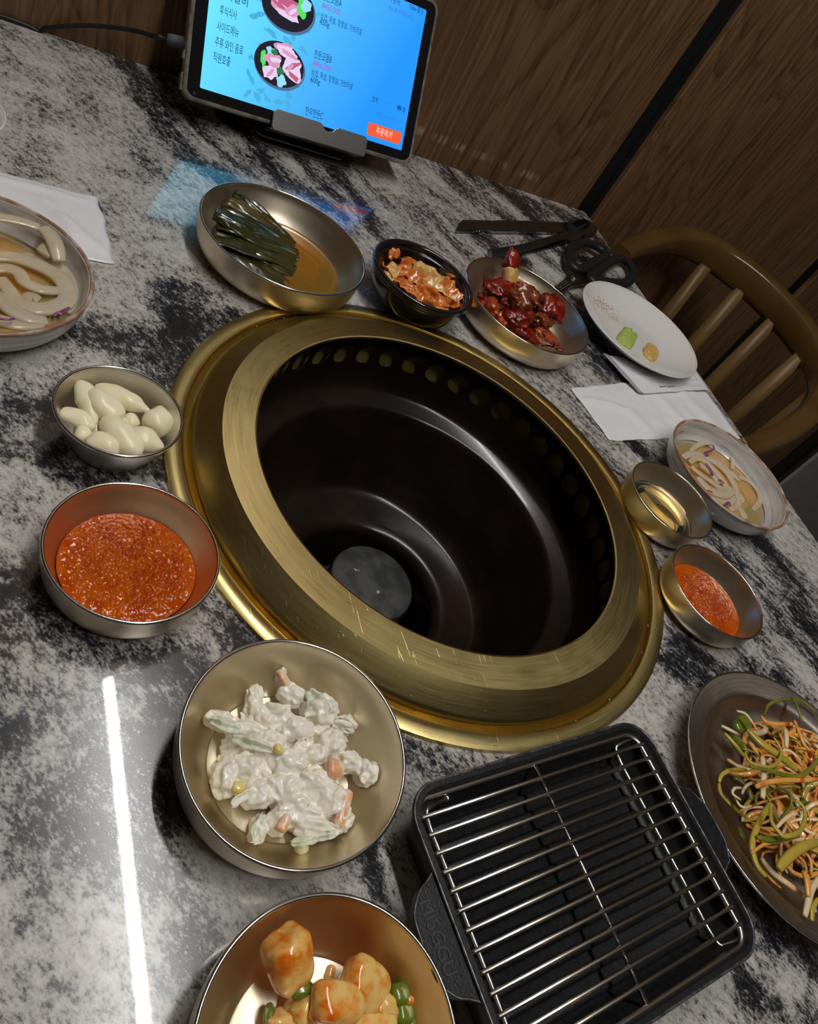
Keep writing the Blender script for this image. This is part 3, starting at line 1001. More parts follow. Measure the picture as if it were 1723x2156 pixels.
bowl('clay_bowl', 'black glazed bowl with a thick rim holding cabbage kimchi', *BLK, PROF_BLACK, M_CLAY, 0.0022, th=0.0042, rim_mat=M_CLAY)
bowl('ceramic_bowl', 'white brown-rimmed ceramic bowl of onions beside the small gold bowl', *ONR, PROF_CERAM, M_CERAM, 0.0014, th=0.0026, rim_mat=M_CERIM)
bowl('ceramic_bowl', 'white brown-rimmed ceramic bowl of onions in front of the plain white packet', *ONL, PROF_CERAM, M_CERAM, 0.0014, th=0.0026, rim_mat=M_CERIM)
bowl('sauce_plate', 'round white plate with salt, wasabi and a dab of paste', *PLT, PROF_PLATE, M_PORC, 0.0011, th=0.0022, cat='plate', rim_mat=M_PORC)
bowl('dipping_saucer', 'plain white saucer at the table edge by the white packet', -0.3045, 0.311, 0.0405, 0.014, PROF_PLATE, M_PORC, 0.0010, th=0.0020, cat='saucer', rim_mat=M_PORC)
PROF_SCA = [(0.0, 0.0), (0.60, 0.0), (0.68, 0.06), (0.76, 0.30), (0.82, 0.68), (0.85, 0.82), (0.90, 0.90), (1.0, 1.0)]
bowl('steel_plate', 'worn round steel plate heaped with spicy scallion salad', *SCA, PROF_SCA, M_WORN, 0.0007, th=0.0009, cat='plate')
# ------------------------------------------------------------------ cast iron grill pan and wire rack
PA_ = math.radians(5.0)


def pan_pt(x, y, z):
    """pan-aligned coordinates (turned 5 degrees on the table) to world"""
    return Vector((x * math.cos(PA_) - y * math.sin(PA_), x * math.sin(PA_) + y * math.cos(PA_), z))


PCX, PCY, PW, PH, PTOP = -0.0483, -0.2552, 0.1695, 0.1256, 0.027
M_CAST = mat('cast_iron', (0.009, 0.009, 0.010), 0.40, 0.0, spec=0.4, c2=(0.016, 0.016, 0.018), scale=300, bump=0.35, bscale=900, bdist=0.0005)
M_CHROME = mat('chrome_wire', (0.72, 0.67, 0.61), 0.24, 1.0)
M_EDGE = mat('worn_highlit_edge', (0.20, 0.20, 0.21), 0.35, 0.7, c2=(0.07, 0.07, 0.074), scale=250)  # grey wear, plus the glint along the edges painted in


def ring_shell(levels, n=8):
    """stack of rounded rectangles (w, h, r, z) joined into a surface"""
    v, f = [], []
    m = None
    for (w, h, r, z) in levels:
        pts = rounded_rect(w, h, r, n)
        m = len(pts)
        v += [pan_pt(PCX + a, PCY + b, z) for a, b in pts]
    for i in range(len(levels) - 1):
        for k in range(m):
            q = (k + 1) % m
            f.append((i * m + k, i * m + q, (i + 1) * m + q, (i + 1) * m + k))
    return v, f, m


pan = empty('grill_pan', pan_pt(PCX, PCY, 0), 'black cast iron grill pan with two side handles under a wire rack', 'pan')
T_ = 0.0035
lv = [(PW - 0.030, PH - 0.030, 0.010, 0.0006), (PW - 0.020, PH - 0.020, 0.013, 0.0006), (PW - 0.014, PH - 0.014, 0.014, 0.003), (PW, PH, 0.017, PTOP - 0.0008), (PW - 0.0006, PH - 0.0006, 0.017, PTOP), (PW - 2 * T_, PH - 2 * T_, 0.0145, PTOP),
      (PW - 2 * T_ - 0.001, PH - 2 * T_ - 0.001, 0.014, PTOP - 0.001), (PW - 0.026, PH - 0.026, 0.010, 0.006), (PW - 0.032, PH - 0.032, 0.008, 0.0042)]
v, f, m = ring_shell(lv)
f.append(tuple(range(m - 1, -1, -1)))
f.append(tuple((len(lv) - 1) * m + k for k in range(m)))
build('pan_body', v, f, M_CAST, pan, sharp=40)
# raised bars of the pan floor
x0, x1 = PCX - PW / 2 + 0.018, PCX + PW / 2 - 0.018
nb = 11
for k in range(nb):
    yy = PCY - PH / 2 + 0.018 + (PH - 0.036) * k / (nb - 1)
    MB().add(tube([pan_pt(x0, yy, 0.0048), pan_pt(x0 + 0.004, yy, 0.0058), pan_pt(x1 - 0.004, yy, 0.0058), pan_pt(x1, yy, 0.0048)], 0.0022, 8)).build('floor_rib', M_CAST, pan)
# worn rim, its pale colour also carrying the edge highlight
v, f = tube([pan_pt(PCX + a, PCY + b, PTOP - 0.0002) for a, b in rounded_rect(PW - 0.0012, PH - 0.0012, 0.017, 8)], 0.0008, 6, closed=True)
build('worn_highlit_rim', v, f, M_EDGE, pan)


def handle(side, letters):
    s = side
    xe = PCX + s * (PW / 2 - 0.0008)
    ya, yb = (-0.2325, -0.2775) if s < 0 else (-0.2360, -0.2790)
    ym = (ya + yb) / 2
    ext = 0.0168 if s < 0 else 0.0150
    ctl = [(xe, ya + 0.0035), (xe + s * 0.005, ya + 0.0005), (xe + s * 0.010, ya - 0.0020), (xe + s * (ext - 0.002), ya - 0.0075), (xe + s * ext, ya - 0.013), (xe + s * ext, yb + 0.013), (xe + s * (ext - 0.002), yb + 0.0075), (xe + s * 0.010, yb + 0.0020), (xe + s * 0.005, yb - 0.0005), (xe, yb - 0.0035)]
    pts = [(p.x, p.y) for p in catmull([Vector((a, b, 0)) for a, b in ctl], 4)]
    h = MB().add(prism(pts, PTOP - 0.0068, PTOP - 0.0012, pan_pt)).build('handle', M_CAST, pan, smooth=False)
    bevel(h, 0.0008, 2)
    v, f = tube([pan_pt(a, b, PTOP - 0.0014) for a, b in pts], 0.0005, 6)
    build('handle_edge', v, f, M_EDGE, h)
    return h


def text_mesh(txt, size):
    cu = bpy.data.curves.new('text', 'FONT')
    cu.body = txt; cu.size = size; cu.align_x = 'LEFT'; cu.resolution_u = 3
    ob = bpy.data.objects.new('text', cu)
    COL.objects.link(ob)
    dg = bpy.context.evaluated_depsgraph_get()
    me = bpy.data.meshes.new_from_object(ob.evaluated_get(dg))
    bpy.data.objects.remove(ob); bpy.data.curves.remove(cu)
    return me


def text_obj(name, txt, size, frame, mat_, parent, org, depth=0.0, width=None, bold=0.0):
    """flat lettering: frame maps text x,y (and height) to world"""
    me = text_mesh(txt, size)
    if len(me.vertices) == 0:
        return None
    xs_ = [q.co.x for q in me.vertices]
    w = max(xs_) - min(xs_)
    k = (width / w) if width else 1.0
    x0_ = min(xs_)
    if depth:
        bm = bmesh.new(); bm.from_mesh(me)
        g = bmesh.ops.extrude_face_region(bm, geom=bm.faces[:])
        for q in g['geom']:
            if isinstance(q, bmesh.types.BMVert): q.co.z += depth
        bm.to_mesh(me); bm.free()
    for q in me.vertices:
        w_ = frame((q.co.x - x0_) * k, q.co.y, q.co.z)
        q.co = w_ - org
    me.materials.append(mat_)
    o = bpy.data.objects.new(name, me)
    COL.objects.link(o)
    o.parent = parent
    return o


hl = handle(-1, True)
handle(1, False)
M_EMBOSS = mat('highlit_raised_iron', (0.045, 0.045, 0.048), 0.34)  # paler than the pan: light caught by the letters, put into the colour
# raised letters read down the handle
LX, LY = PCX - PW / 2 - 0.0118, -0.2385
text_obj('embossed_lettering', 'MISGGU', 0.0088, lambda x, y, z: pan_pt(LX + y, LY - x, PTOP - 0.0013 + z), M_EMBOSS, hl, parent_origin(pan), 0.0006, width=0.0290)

rack = empty('wire_rack', pan_pt(PCX, PCY, 0.02), 'shiny chrome wire grill rack sitting in the cast iron pan', 'rack')
RZ = 0.0245
fr_pts = rounded_rect(0.1575, 0.1140, 0.009, 6)
FXC, FYC = -0.0500, -0.2556
build('frame_wire', *tube([pan_pt(FXC + a, FYC + b, RZ - 0.0008) for a, b in fr_pts], 0.0015, 10, closed=True), M_CHROME, rack)
for k in range(13):
    yy = -0.2068 - 0.0081 * k
    build('rod', *tube([pan_pt(FXC - 0.0787, yy, RZ + 0.0018), pan_pt(FXC - 0.0782, yy, RZ + 0.0020), pan_pt(FXC + 0.0780, yy, RZ + 0.0020), pan_pt(FXC + 0.0785, yy, RZ + 0.0018)], [0.0007, 0.0011, 0.0011, 0.0007], 8), M_CHROME, rack)
build('cross_wire', *tube([pan_pt(-0.0512, FYC + 0.0562, RZ - 0.0003), pan_pt(-0.0512, FYC - 0.0562, RZ - 0.0003)], 0.0012, 8), M_CHROME, rack)
for xx in (0.0178, -0.1180):
    zz = RZ - 0.0040
    leg = catmull([pan_pt(xx + 0.0095, FYC + 0.0540, RZ - 0.0005), pan_pt(xx + 0.004, FYC + 0.0545, zz - 0.003), pan_pt(xx, FYC + 0.0500, zz - 0.006), pan_pt(xx, FYC + 0.02, zz - 0.0065), pan_pt(xx, FYC - 0.02, zz - 0.0065), pan_pt(xx, FYC - 0.0500, zz - 0.006), pan_pt(xx + 0.004, FYC - 0.0545, zz - 0.003), pan_pt(xx + 0.0095, FYC - 0.0540, RZ - 0.0005)], 5)
    build('support_wire', *tube(leg, 0.0014, 8), M_CHROME, rack)

# ------------------------------------------------------------------ tablet on its stand
TZB, TTILT = 0.025, 0.5647
TA = on_z(383, 205, TZB); TB = on_z(865, 350, TZB)
TU = (TB - TA).normalized()
TPERP = Vector((-TU.y, TU.x, 0))
TV = Vector((0, 0, 1)) * math.cos(TTILT) + TPERP * math.sin(TTILT)
TN = TU.cross(TV).normalized()          # out of the screen, to the diner
TWID, THGT = (TB - TA).length, 0.150


def tp(a, b, c=0.0):
    return TA + TU * a + TV * b + TN * c


def tl(u, v, c=0.0):
    """photo point to tablet coordinates on the plane c in front of the glass"""
    d = ray(u, v)
    q = tp(0, 0, c)
    t = (q - CAM_LOC).dot(TN) / d.dot(TN)
    P = CAM_LOC + d * t - TA
    return P.dot(TU), P.dot(TV)


M_CASE = mat('clear_gel_case', (0.24, 0.225, 0.18), 0.16, 0.0, c2=(0.13, 0.12, 0.095), scale=90, coat=0.5)
M_BEZEL = mat('black_glass_bezel', (0.010, 0.010, 0.012), 0.08, 0.0)
M_ALU = mat('grey_aluminium', (0.30, 0.29, 0.285), 0.38, 0.85)
M_CABLE = mat('black_rubber', (0.010, 0.010, 0.011), 0.5)


def screen_mat():
    m, nt, out = nodes('tablet_screen')
    tc = N(nt, 'ShaderNodeTexCoord')
    sx = N(nt, 'ShaderNodeSeparateXYZ')
    nt.links.new(tc.outputs['Generated'], sx.inputs[0])
    k = N(nt, 'ShaderNodeMath', operation='MULTIPLY_ADD', i={1: -0.28}); nt.links.new(sx.outputs['Z'], k.inputs[0]); nt.links.new(sx.outputs['X'], k.inputs[2])
    k2 = N(nt, 'ShaderNodeMath', operation='ADD', i={1: 0.22}); nt.links.new(k.outputs[0], k2.inputs[0])
    r = ramp(nt, [(0.05, rgb(112, 228, 255)), (0.35, rgb(92, 205, 252)), (0.62, rgb(72, 175, 250)), (0.95, rgb(38, 148, 250))])
    nt.links.new(k2.outputs[0], r.inputs[0])
    e = N(nt, 'ShaderNodeEmission', i={'Strength': 0.68}); nt.links.new(r.outputs[0], e.inputs[0])
    gl = N(nt, 'ShaderNodeBsdfGlossy', i={'Roughness': 0.04, 'Color': (0.05, 0.05, 0.05, 1)})
    ad = N(nt, 'ShaderNodeAddShader'); nt.links.new(e.outputs[0], ad.inputs[0]); nt.links.new(gl.outputs[0], ad.inputs[1])
    nt.links.new(ad.outputs[0], out.inputs[0])
    return m


TORG = TA + TU * (TWID / 2)
tab = empty('tablet', TORG, 'menu tablet with a bright blue screen in a clear case on a metal stand', 'tablet')


def trr(w0, w1, h0, h1, r, c0, c1, name, mt, par, bw=0.0):
    pts = [(w0 + (w1 - w0) / 2 + a, h0 + (h1 - h0) / 2 + b) for a, b in rounded_rect(w1 - w0, h1 - h0, r, 6)]
    o = MB().add(prism(pts, c0, c1, tp)).build(name, mt, par, smooth=False)
    if bw: bevel(o, bw, 2)
    return o


trr(0.0, TWID, 0.0, THGT, 0.010, -0.0105, -0.0006, 'case', M_CASE, tab, 0.002)
trr(0.0035, TWID - 0.0035, 0.0035, THGT - 0.0035, 0.008, -0.0010, 0.0, 'bezel', M_BEZEL, tab, 0.0003)
s0 = tl(421, 182); s1 = tl(845, 319)
SX0, SX1, SY0 = s0[0], s1[0], (s0[1] + s1[1]) / 2
SY1 = THGT - SY0
SCR = trr(SX0, SX1, SY0, SY1, 0.0012, 0.0, 0.0002, 'screen', screen_mat(), tab)
for (u, v) in ((396, 105), (388, 170)):
    a, b = tl(u, v)
    trr(-0.0018, 0.004, b - 0.007, b + 0.007, 0.0015, -0.009, -0.003, 'case_button', M_CASE, tab, 0.0008)
ca_ = tl(409, 196)
build('camera_dot', *lathe([(0.0002, 0), (0.0014, 0), (0.0014, 0.0001), (0.0002, 0.0001)], (0, 0, 0), 16, True), mat('lens_dot', (0.05, 0.05, 0.06), 0.1), tab)
_cd = bpy.data.objects['camera_dot']
for q in _cd.data.vertices:
    w = q.co + TORG
    q.co = tp(ca_[0] + w.x, ca_[1] + w.y, 0.0001 + w.z) - TORG

SCREEN_LEVEL = 0.68
INK = emit('screen_ink_navy', rgb(18, 48, 96), SCREEN_LEVEL)
INKP = emit('screen_ink_pink', rgb(150, 90, 190), SCREEN_LEVEL)
INKG = emit('screen_ink_faint', rgb(52, 120, 205), SCREEN_LEVEL)
INKW = emit('screen_ink_white', rgb(252, 236, 232), SCREEN_LEVEL)
BTN = emit('screen_button_orange', rgb(240, 92, 58), SCREEN_LEVEL)
DISH = emit('screen_plate_black', rgb(36, 34, 44), SCREEN_LEVEL)
DRIM = emit('screen_plate_rim', rgb(80, 110, 150), SCREEN_LEVEL)
MEAT = emit('screen_meat_pink', rgb(215, 150, 190), SCREEN_LEVEL)
MEAT2 = emit('screen_meat_pale', rgb(225, 205, 235), SCREEN_LEVEL)
MEAT3 = emit('screen_meat_red', rgb(190, 95, 130), SCREEN_LEVEL)
GREEN = emit('screen_green', rgb(80, 225, 90), SCREEN_LEVEL)
HERB = emit('screen_herb', rgb(50, 120, 70), SCREEN_LEVEL)
ONIONS = emit('screen_onion', rgb(150, 215, 240), SCREEN_LEVEL)
MARBLE = emit('screen_marble', rgb(74, 172, 218), SCREEN_LEVEL)


def stext(txt, u0, v0, u1, v1, hpx, ink, nm='screen_text'):
    """text whose baseline runs from (u0,v0) to (u1,v1) in the photo"""
    a, b = tl(u0, v0); a1, b1 = tl(u1, v1)
    _, bt = tl(u0, v0 - hpx)
    size = abs(bt - b) / 0.72
    return text_obj(nm, txt, size, lambda x, y, z: tp(a + x, b + y, 0.0004), ink, SCR, TORG, width=a1 - a)


def sdisc(u, v, rx, ry, c, mt, nm, n=28, rot=0.0, wob=0.0, seed=0):
    a, b = tl(u, v)
    pts = []
    for k in range(n):
        t = 2 * math.pi * k / n
        w = 1 + wob * noise.noise(Vector((math.cos(t) * 1.6 + seed, math.sin(t) * 1.6, seed * 0.7)))
        x, y = rx * math.cos(t) * w, ry * math.sin(t) * w
        pts.append((a + x * math.cos(rot) - y * math.sin(rot), b + x * math.sin(rot) + y * math.cos(rot)))
    n_ = len(pts)
    v_ = [tp(x, y, c) for x, y in pts]
    return build(nm, v_, [tuple(range(n_))], mt, SCR, smooth=False)


stext('꽃갈비', 476, -3, 521, 12, 17, INK)
stext('후식식사', 462, 28, 498, 40, 17, INK)
stext('사이드메뉴', 456, 62, 502, 76, 17, INK)
stext('주류 와인 음료', 452, 95, 511, 113, 17, INK)
stext('직원호출', 448, 127, 484, 139, 17, INK)
stext('한돈모듬A', 678, -2, 719, 12, 15, INK)
stext('₩50,000', 677, 17, 716, 30, 13, INKP)
stext('삼겹, 목살, 항정살, 가브리살', 674, 39, 762, 69, 12, INK)
stext('450g', 672, 50, 693, 57, 12, INK)
stext('한돈모듬B', 661, 120, 697, 133, 15, INK)
stext('₩66,000', 658, 138, 696, 151, 13, INKP)
stext('삼겹, 목살, 항정살, 가브리살', 655, 158, 742, 187, 12, INK)
stext('600g', 653, 172, 673, 179, 12, INK)
stext('한우한돈C', 642, 240, 679, 251, 15, INK)
stext('주문서', 820, 2, 841, 9, 12, INK)
stext('메뉴를 선택해주세요', 818, 21, 870, 38, 10, INKG)
stext('Table 룸13', 861, 18, 890, 27, 11, INK)
stext('합계', 783, 213, 794, 216, 10, INK)
stext('₩ 0', 835, 232, 852, 236, 13, INK)
stext('주문내역 보기', 791, 246, 832, 258, 11, INKG)
b0 = tl(772, 283); b1 = tl(842, 302)
bt0 = tl(775, 256)
pts = [(b0[0] + (b1[0] - b0[0]) / 2 + a, b0[1] + (bt0[1] - b0[1]) / 2 + b) for a, b in rounded_rect(b1[0] - b0[0], bt0[1] - b0[1], 0.0015, 4)]
build('order_button', [tp(x, y, 0.0003) for x, y in pts], [tuple(range(len(pts)))], BTN, SCR, smooth=False)
stext('주문하기', 791, 281, 824, 290, 13, INKW)
a, b = tl(785, 206); a1, b1 = tl(845, 226)
build('screen_rule', [tp(a, b, .0003), tp(a1, b, .0003), tp(a1, b + .0003, .0003), tp(a, b + .0003, .0003)], [(0, 1, 2, 3)], INKG, SCR, smooth=False)
# marble sheets behind the two dishes: broken veins
r2 = random.Random(3)
for (cu, cv) in ((590, 145), (606, 20)):
    for k in range(9):
        ang = 2 * math.pi * k / 9 + r2.uniform(-.2, .2)
        sdisc(cu + 66 * math.cos(ang), cv + 58 * math.sin(ang), r2.uniform(.002, .006), r2.uniform(.001, .003), 0.0003 + 0.00001 * k, MARBLE, 'marble_vein', 14, r2.uniform(0, 3), 0.9, k)
for k in range(5):
    sdisc(520 + k * 22, 197 + k * 6, 0.005, 0.002, 0.0003, MARBLE, 'marble_vein', 14, r2.uniform(0, 3), 0.9, k + 20)


def dish(cu, cv, R, seed, parts):
    sdisc(cu + 2, cv + 5, R * 1.03, R * 0.78, 0.00040, DRIM, 'menu_dish_rim', 40)
    sdisc(cu, cv, R, R * 0.75, 0.00045, DISH, 'menu_dish', 40)
    for k, (du, dv, rx, ry, mt, ro) in enumerate(parts):
        sdisc(cu + du, cv + dv, rx, ry * 0.78, 0.00050 + 0.000012 * k, mt, 'menu_dish_food', 20, ro, 0.5, seed + k)


mm = 0.001
dish(588, 136, 24 * mm, 1, [
    (-34, -12, 2.5 * mm, 8 * mm, GREEN, 0.1), (-28, 12, 2 * mm, 5 * mm, GREEN, 0.3), (-18, -28, 4 * mm, 5 * mm, ONIONS, 0), (8, -38, 8 * mm, 4 * mm, MEAT, 0.2), (10, -36, 7 * mm, 1.2 * mm, MEAT2, 0.2),
    (20, -22, 10 * mm, 5 * mm, MEAT2, -.2), (22, -20, 9 * mm, 2.2 * mm, MEAT, -.2), (-12, -8, 8 * mm, 7 * mm, MEAT, .1), (-10, -10, 5 * mm, 3 * mm, MEAT2, .1), (26, 4, 10 * mm, 8 * mm, MEAT2, .4), (28, 4, 7 * mm, 3 * mm, MEAT3, .6), (20, 10, 6 * mm, 2 * mm, MEAT, 1.0),
    (-20, 16, 7 * mm, 7 * mm, MEAT2, .3), (-20, 18, 5 * mm, 2 * mm, MEAT, .9), (30, 24, 9 * mm, 6 * mm, MEAT2, -.2), (30, 26, 6 * mm, 2.5 * mm, MEAT3, -.4), (2, 14, 4 * mm, 3.5 * mm, HERB, 0), (-10, -26, 3 * mm, 3 * mm, HERB, 0), (4, 34, 5 * mm, 6 * mm, ONIONS, 0)])
dish(607, 14, 25 * mm, 40, [
    (-10, 2, 15 * mm, 8 * mm, MEAT2, -.3), (-14, 10, 13 * mm, 3 * mm, MEAT, -.3), (-4, 18, 10 * mm, 3 * mm, MEAT2, -.2), (0, -8, 10 * mm, 6 * mm, MEAT3, 0), (10, 10, 7 * mm, 6 * mm, MEAT, .4), (8, 12, 5 * mm, 2 * mm, MEAT2, .8),
    (-20, -4, 8 * mm, 2 * mm, MEAT3, -.3), (26, -2, 3 * mm, 9 * mm, GREEN, .2), (30, 16, 3 * mm, 5 * mm, GREEN, .8), (38, -2, 5 * mm, 7 * mm, ONIONS, .2)])

# stand
st = empty('tablet_stand', (TORG.x, TORG.y + 0.03, 0), 'grey bent metal stand holding the menu tablet', 'stand')
la0 = tl(566, 282)[0]; la1 = tl(763, 335)[0]


def lipf(x, y, z):
    return tp(x, y, z)


lw = la1 - la0
na_ = tl(672, 285)[0] - la0; nb_ = tl(699, 295)[0] - la0; nc_ = (na_ + nb_) / 2
lo_, hi_ = -0.0045, 0.0135
lip = [(0.002, lo_), (lw - 0.002, lo_), (lw, lo_ + 0.003), (lw, hi_ - 0.003), (lw - 0.003, hi_), (nb_ + 0.003, hi_), (nb_, hi_ - 0.0015), (nb_ - 0.003, hi_ - 0.005), (nc_, hi_ - 0.006), (na_ + 0.003, hi_ - 0.005), (na_, hi_ - 0.0015), (na_ - 0.003, hi_), (0.003, hi_), (0.0, hi_ - 0.003), (0.0, lo_ + 0.003)]
bevel(MB().add(prism([(la0 + a, b) for a, b in lip], 0.0032, 0.0052, tp)).build('front_lip', M_ALU, st, smooth=False), 0.0005)
bevel(MB().add(prism([(la0, lo_), (la1, lo_), (la1, lo_ + 0.002), (la0, lo_ + 0.002)], -0.0150, 0.0036, tp)).build('shelf', M_ALU, st, smooth=False), 0.0004)
bevel(MB().add(prism([(la0 + 0.006, lo_), (la1 - 0.006, lo_), (la1 - 0.012, 0.075), (la0 + 0.012, 0.075)], -0.0150, -0.0130, tp)).build('back_plate', M_ALU, st, smooth=False), 0.0004)
# base plates on the table and the folding arm
bp0 = on_z(543, 295, 0.002); bp1 = on_z(737, 350, 0.002)
bx0, bx1, by0 = bp0.x, bp1.x, min(bp0.y, bp1.y) - 0.002
def base_plate(x0, x1, y0, y1, z0, z1, r, nm, mt):
    pts = [((x0 + x1) / 2 + a, (y0 + y1) / 2 + b) for a, b in rounded_rect(x1 - x0, y1 - y0, r, 5)]
    return bevel(MB().add(prism(pts, z0, z1)).build(nm, mt, st, smooth=False), 0.0004)
base_plate(bx0, bx1, by0, WALL_Y - 0.012, 0.0003, 0.0024, 0.006, 'base_plate', M_ALU)
base_plate(bx0 - 0.002, bx1 - 0.01, by0 + 0.004, WALL_Y - 0.02, 0.0055, 0.0072, 0.006, 'upper_base_plate', M_ALU)
base_plate(bx0 + 0.004, bx1 - 0.02, WALL_Y - 0.06, WALL_Y - 0.03, 0.0022, 0.0060, 0.004, 'base_spacer', M_ALU)
ax = (bx0 + bx1) / 2
armA = tp(TWID / 2 - 0.01, 0.055, -0.014)
build('arm', *tube([(ax, WALL_Y - 0.045, 0.006), (ax, WALL_Y - 0.03, 0.03), (armA.x, armA.y + 0.004, armA.z), armA], 0.012, 8, flat=0.16, up=(0, -1, 0.2), expo=6), M_ALU, st, sharp=40)
for xx in (bx0 + 0.006,):
    build('hinge_knob', *tube([(xx, by0 + 0.012, 0.008), (xx + 0.006, by0 + 0.012, 0.008)], 0.004, 14), M_CABLE, st, sharp=40)

# charging cable
ch = empty('charging_cable', on_z(300, 75, 0.0), 'black charging cable plugged into the side of the tablet', 'cable')
pl = tl(392, 92)
plug0 = tp(-0.0005, pl[1], -0.005); plug1 = tp(-0.0165, pl[1] - 0.001, -0.005)
build('plug', *tube([plug0, tp(-0.003, pl[1], -0.005), tp(-0.014, pl[1] - 0.001, -0.005), plug1], [0.0040, 0.0056, 0.0054, 0.0042], 12, flat=0.62, up=TN, expo=5), M_CABLE, ch, sharp=40)
build('connector', *tube([tp(0.003, pl[1], -0.005), plug0], 0.0034, 10, flat=0.4, up=TN, expo=5), M_ALU, ch, sharp=40)
cpath = [plug1, tp(-0.024, pl[1] - 0.0005, -0.006)]
for (u, v, yy) in ((330, 78, 0.462), (290, 66, 0.476), (240, 58, 0.485), (190, 54, 0.490), (140, 55, 0.493), (95, 60, 0.495)):
    cpath.append(on_y(u, v, yy))
cpath.append(on_y(80, 66, 0.4955))
cpath.append(Vector((cpath[-1].x - 0.02, 0.4962, 0.0022)))
cpath.append(Vector((cpath[-1].x - 0.10, 0.4962, 0.0022)))
build('cord', *tube(catmull(cpath, 6), 0.0019, 8), M_CABLE, ch)

# ------------------------------------------------------------------ tongs and scissors
M_TONG = mat('mirror_steel', (0.30, 0.345, 0.40), 0.18, 1.0)
M_BLADE = mat('dark_blade_steel', (0.16, 0.145, 0.135), 0.30, 1.0)
M_PLASTIC = mat('black_plastic', (0.012, 0.012, 0.013), 0.42)


def c5(x, y, z):
    return on_z(940 + x / 4.102, 440 + y / 4.102, z)


tg = empty('tongs', c5(1000, 160, 0), 'long mirror steel tongs lying open behind the crab bowl', 'tongs')
up_e = [(84, 183), (104, 130), (140, 95), (250, 97), (360, 101), (395, 104), (440, 97), (700, 103), (1040, 115), (1120, 104)]
dn_e = [(86, 187), (130, 187), (220, 186), (310, 181), (330, 178), (400, 192), (430, 193), (700, 197), (1000, 203), (1110, 212)]
mb = MB()
n_ = len(up_e)
vv, ff = [], []
for i in range(n_):
    A_ = c5(*up_e[i], 0.004); B_ = c5(*dn_e[i], 0.004)
    for t, z in ((0.0, 0.0075), (0.06, 0.0082), (0.12, 0.0068), (0.5, 0.0062), (0.88, 0.0068), (0.94, 0.0082), (1.0, 0.0075), (1.0, 0.0045), (0.5, 0.0035), (0.0, 0.0045)):
        q = A_.lerp(B_, t); vv.append(Vector((q.x, q.y, z - 0.0032)))
for i in range(n_ - 1):
    for k in range(10):
        q = (k + 1) % 10
        ff.append((i * 10 + k, i * 10 + q, (i + 1) * 10 + q, (i + 1) * 10 + k))
ff.append(tuple(range(9, -1, -1))); ff.append(tuple((n_ - 1) * 10 + k for k in range(10)))
build('arm', vv, ff, M_TONG, tg, sharp=35)
arm2 = [c5(1185, 215, 0.006), c5(1130, 225, 0.006), c5(1000, 255, 0.006), c5(820, 305, 0.006), c5(640, 350, 0.006), c5(500, 372, 0.006), c5(375, 392, 0.006)]
build('arm', *tube(catmull(arm2, 4), [0.0062] * 13 + [0.0055] * 12, 10, flat=0.55, up=(0.2, -0.5, 0.5), expo=4), M_TONG, tg, sharp=35)
bend = [c5(1095, 160, 0.0045), c5(1180, 135, 0.0055), c5(1235, 140, 0.0065), c5(1255, 165, 0.0065), c5(1225, 195, 0.0065), c5(1170, 222, 0.006)]
build('spring_bend', *tube(catmull(bend, 5), 0.0085, 10, flat=0.34, up=(0, 0, 1), expo=4), M_TONG, tg, sharp=35)
for k in range(9):
    q = c5(110 + 22 * k, 190, 0.003)
    build('tooth', *lathe([(0.0002, 0.0), (0.0012, 0.0), (0.0010, 0.0016), (0.0002, 0.0022)], (q.x, q.y, 0.0012), 8), M_TONG, tg)
for k in range(6):
    q = c5(400 + 28 * k, 385 - 6 * k, 0.0)
    build('tooth', *lathe([(0.0002, 0.0), (0.0012, 0.0), (0.0010, 0.0016), (0.0002, 0.0022)], (q.x, q.y, 0.0095), 8), M_TONG, tg)

sc_ = empty('kitchen_scissors', c5(1150, 560, 0), 'black handled kitchen scissors between the crab bowl and the white plate', 'scissors')
loop1 = [(1072, 470), (1062, 400), (1080, 345), (1140, 302), (1230, 300), (1320, 335), (1372, 385), (1350, 425), (1270, 465), (1190, 515), (1120, 515)]
loop2 = [(1245, 590), (1300, 545), (1400, 470), (1480, 432), (1560, 455), (1608, 530), (1595, 605), (1530, 645), (1430, 640), (1330, 632), (1265, 622)]
for lp, z, wid in ((loop1, 0.0105, 0.0062), (loop2, 0.0085, 0.0062)):
    pth = catmull([c5(a, b, z) for a, b in lp], 5, closed=True)
    build('handle', *tube(pth, wid, 10, closed=True, flat=0.72, up=(0, 0, 1), expo=3), M_PLASTIC, sc_)
bl1 = [(1075, 500), (1165, 520), (1175, 590), (1120, 650), (960, 740), (700, 850), (660, 850), (900, 700), (1030, 600)]
bl2 = [(1180, 585), (1260, 570), (1270, 640), (1200, 660), (1080, 680), (900, 790), (720, 890), (700, 880), (1000, 660)]
bevel(MB().add(prism([(c5(a, b, 0.008).x, c5(a, b, 0.008).y) for a, b in bl1], 0.0072, 0.0092)).build('blade', M_BLADE, sc_, smooth=False), 0.0004)
bevel(MB().add(prism([(c5(a, b, 0.005).x, c5(a, b, 0.005).y) for a, b in bl2], 0.0048, 0.0068)).build('blade', M_BLADE, sc_, smooth=False), 0.0004)
q = c5(1105, 597, 0.009)
build('pivot_screw', *lathe([(0.0002, 0.0022), (0.0030, 0.0020), (0.0040, 0.0012), (0.0048, 0.0010), (0.0048, -0.0006)], (q.x, q.y, 0.0094), 24), M_TONG, sc_)
q0 = c5(985, 705, 0.0094); q1 = c5(1075, 650, 0.0094); ex_ = (q1 - q0).normalized(); ey_ = Vector((-ex_.y, ex_.x, 0))
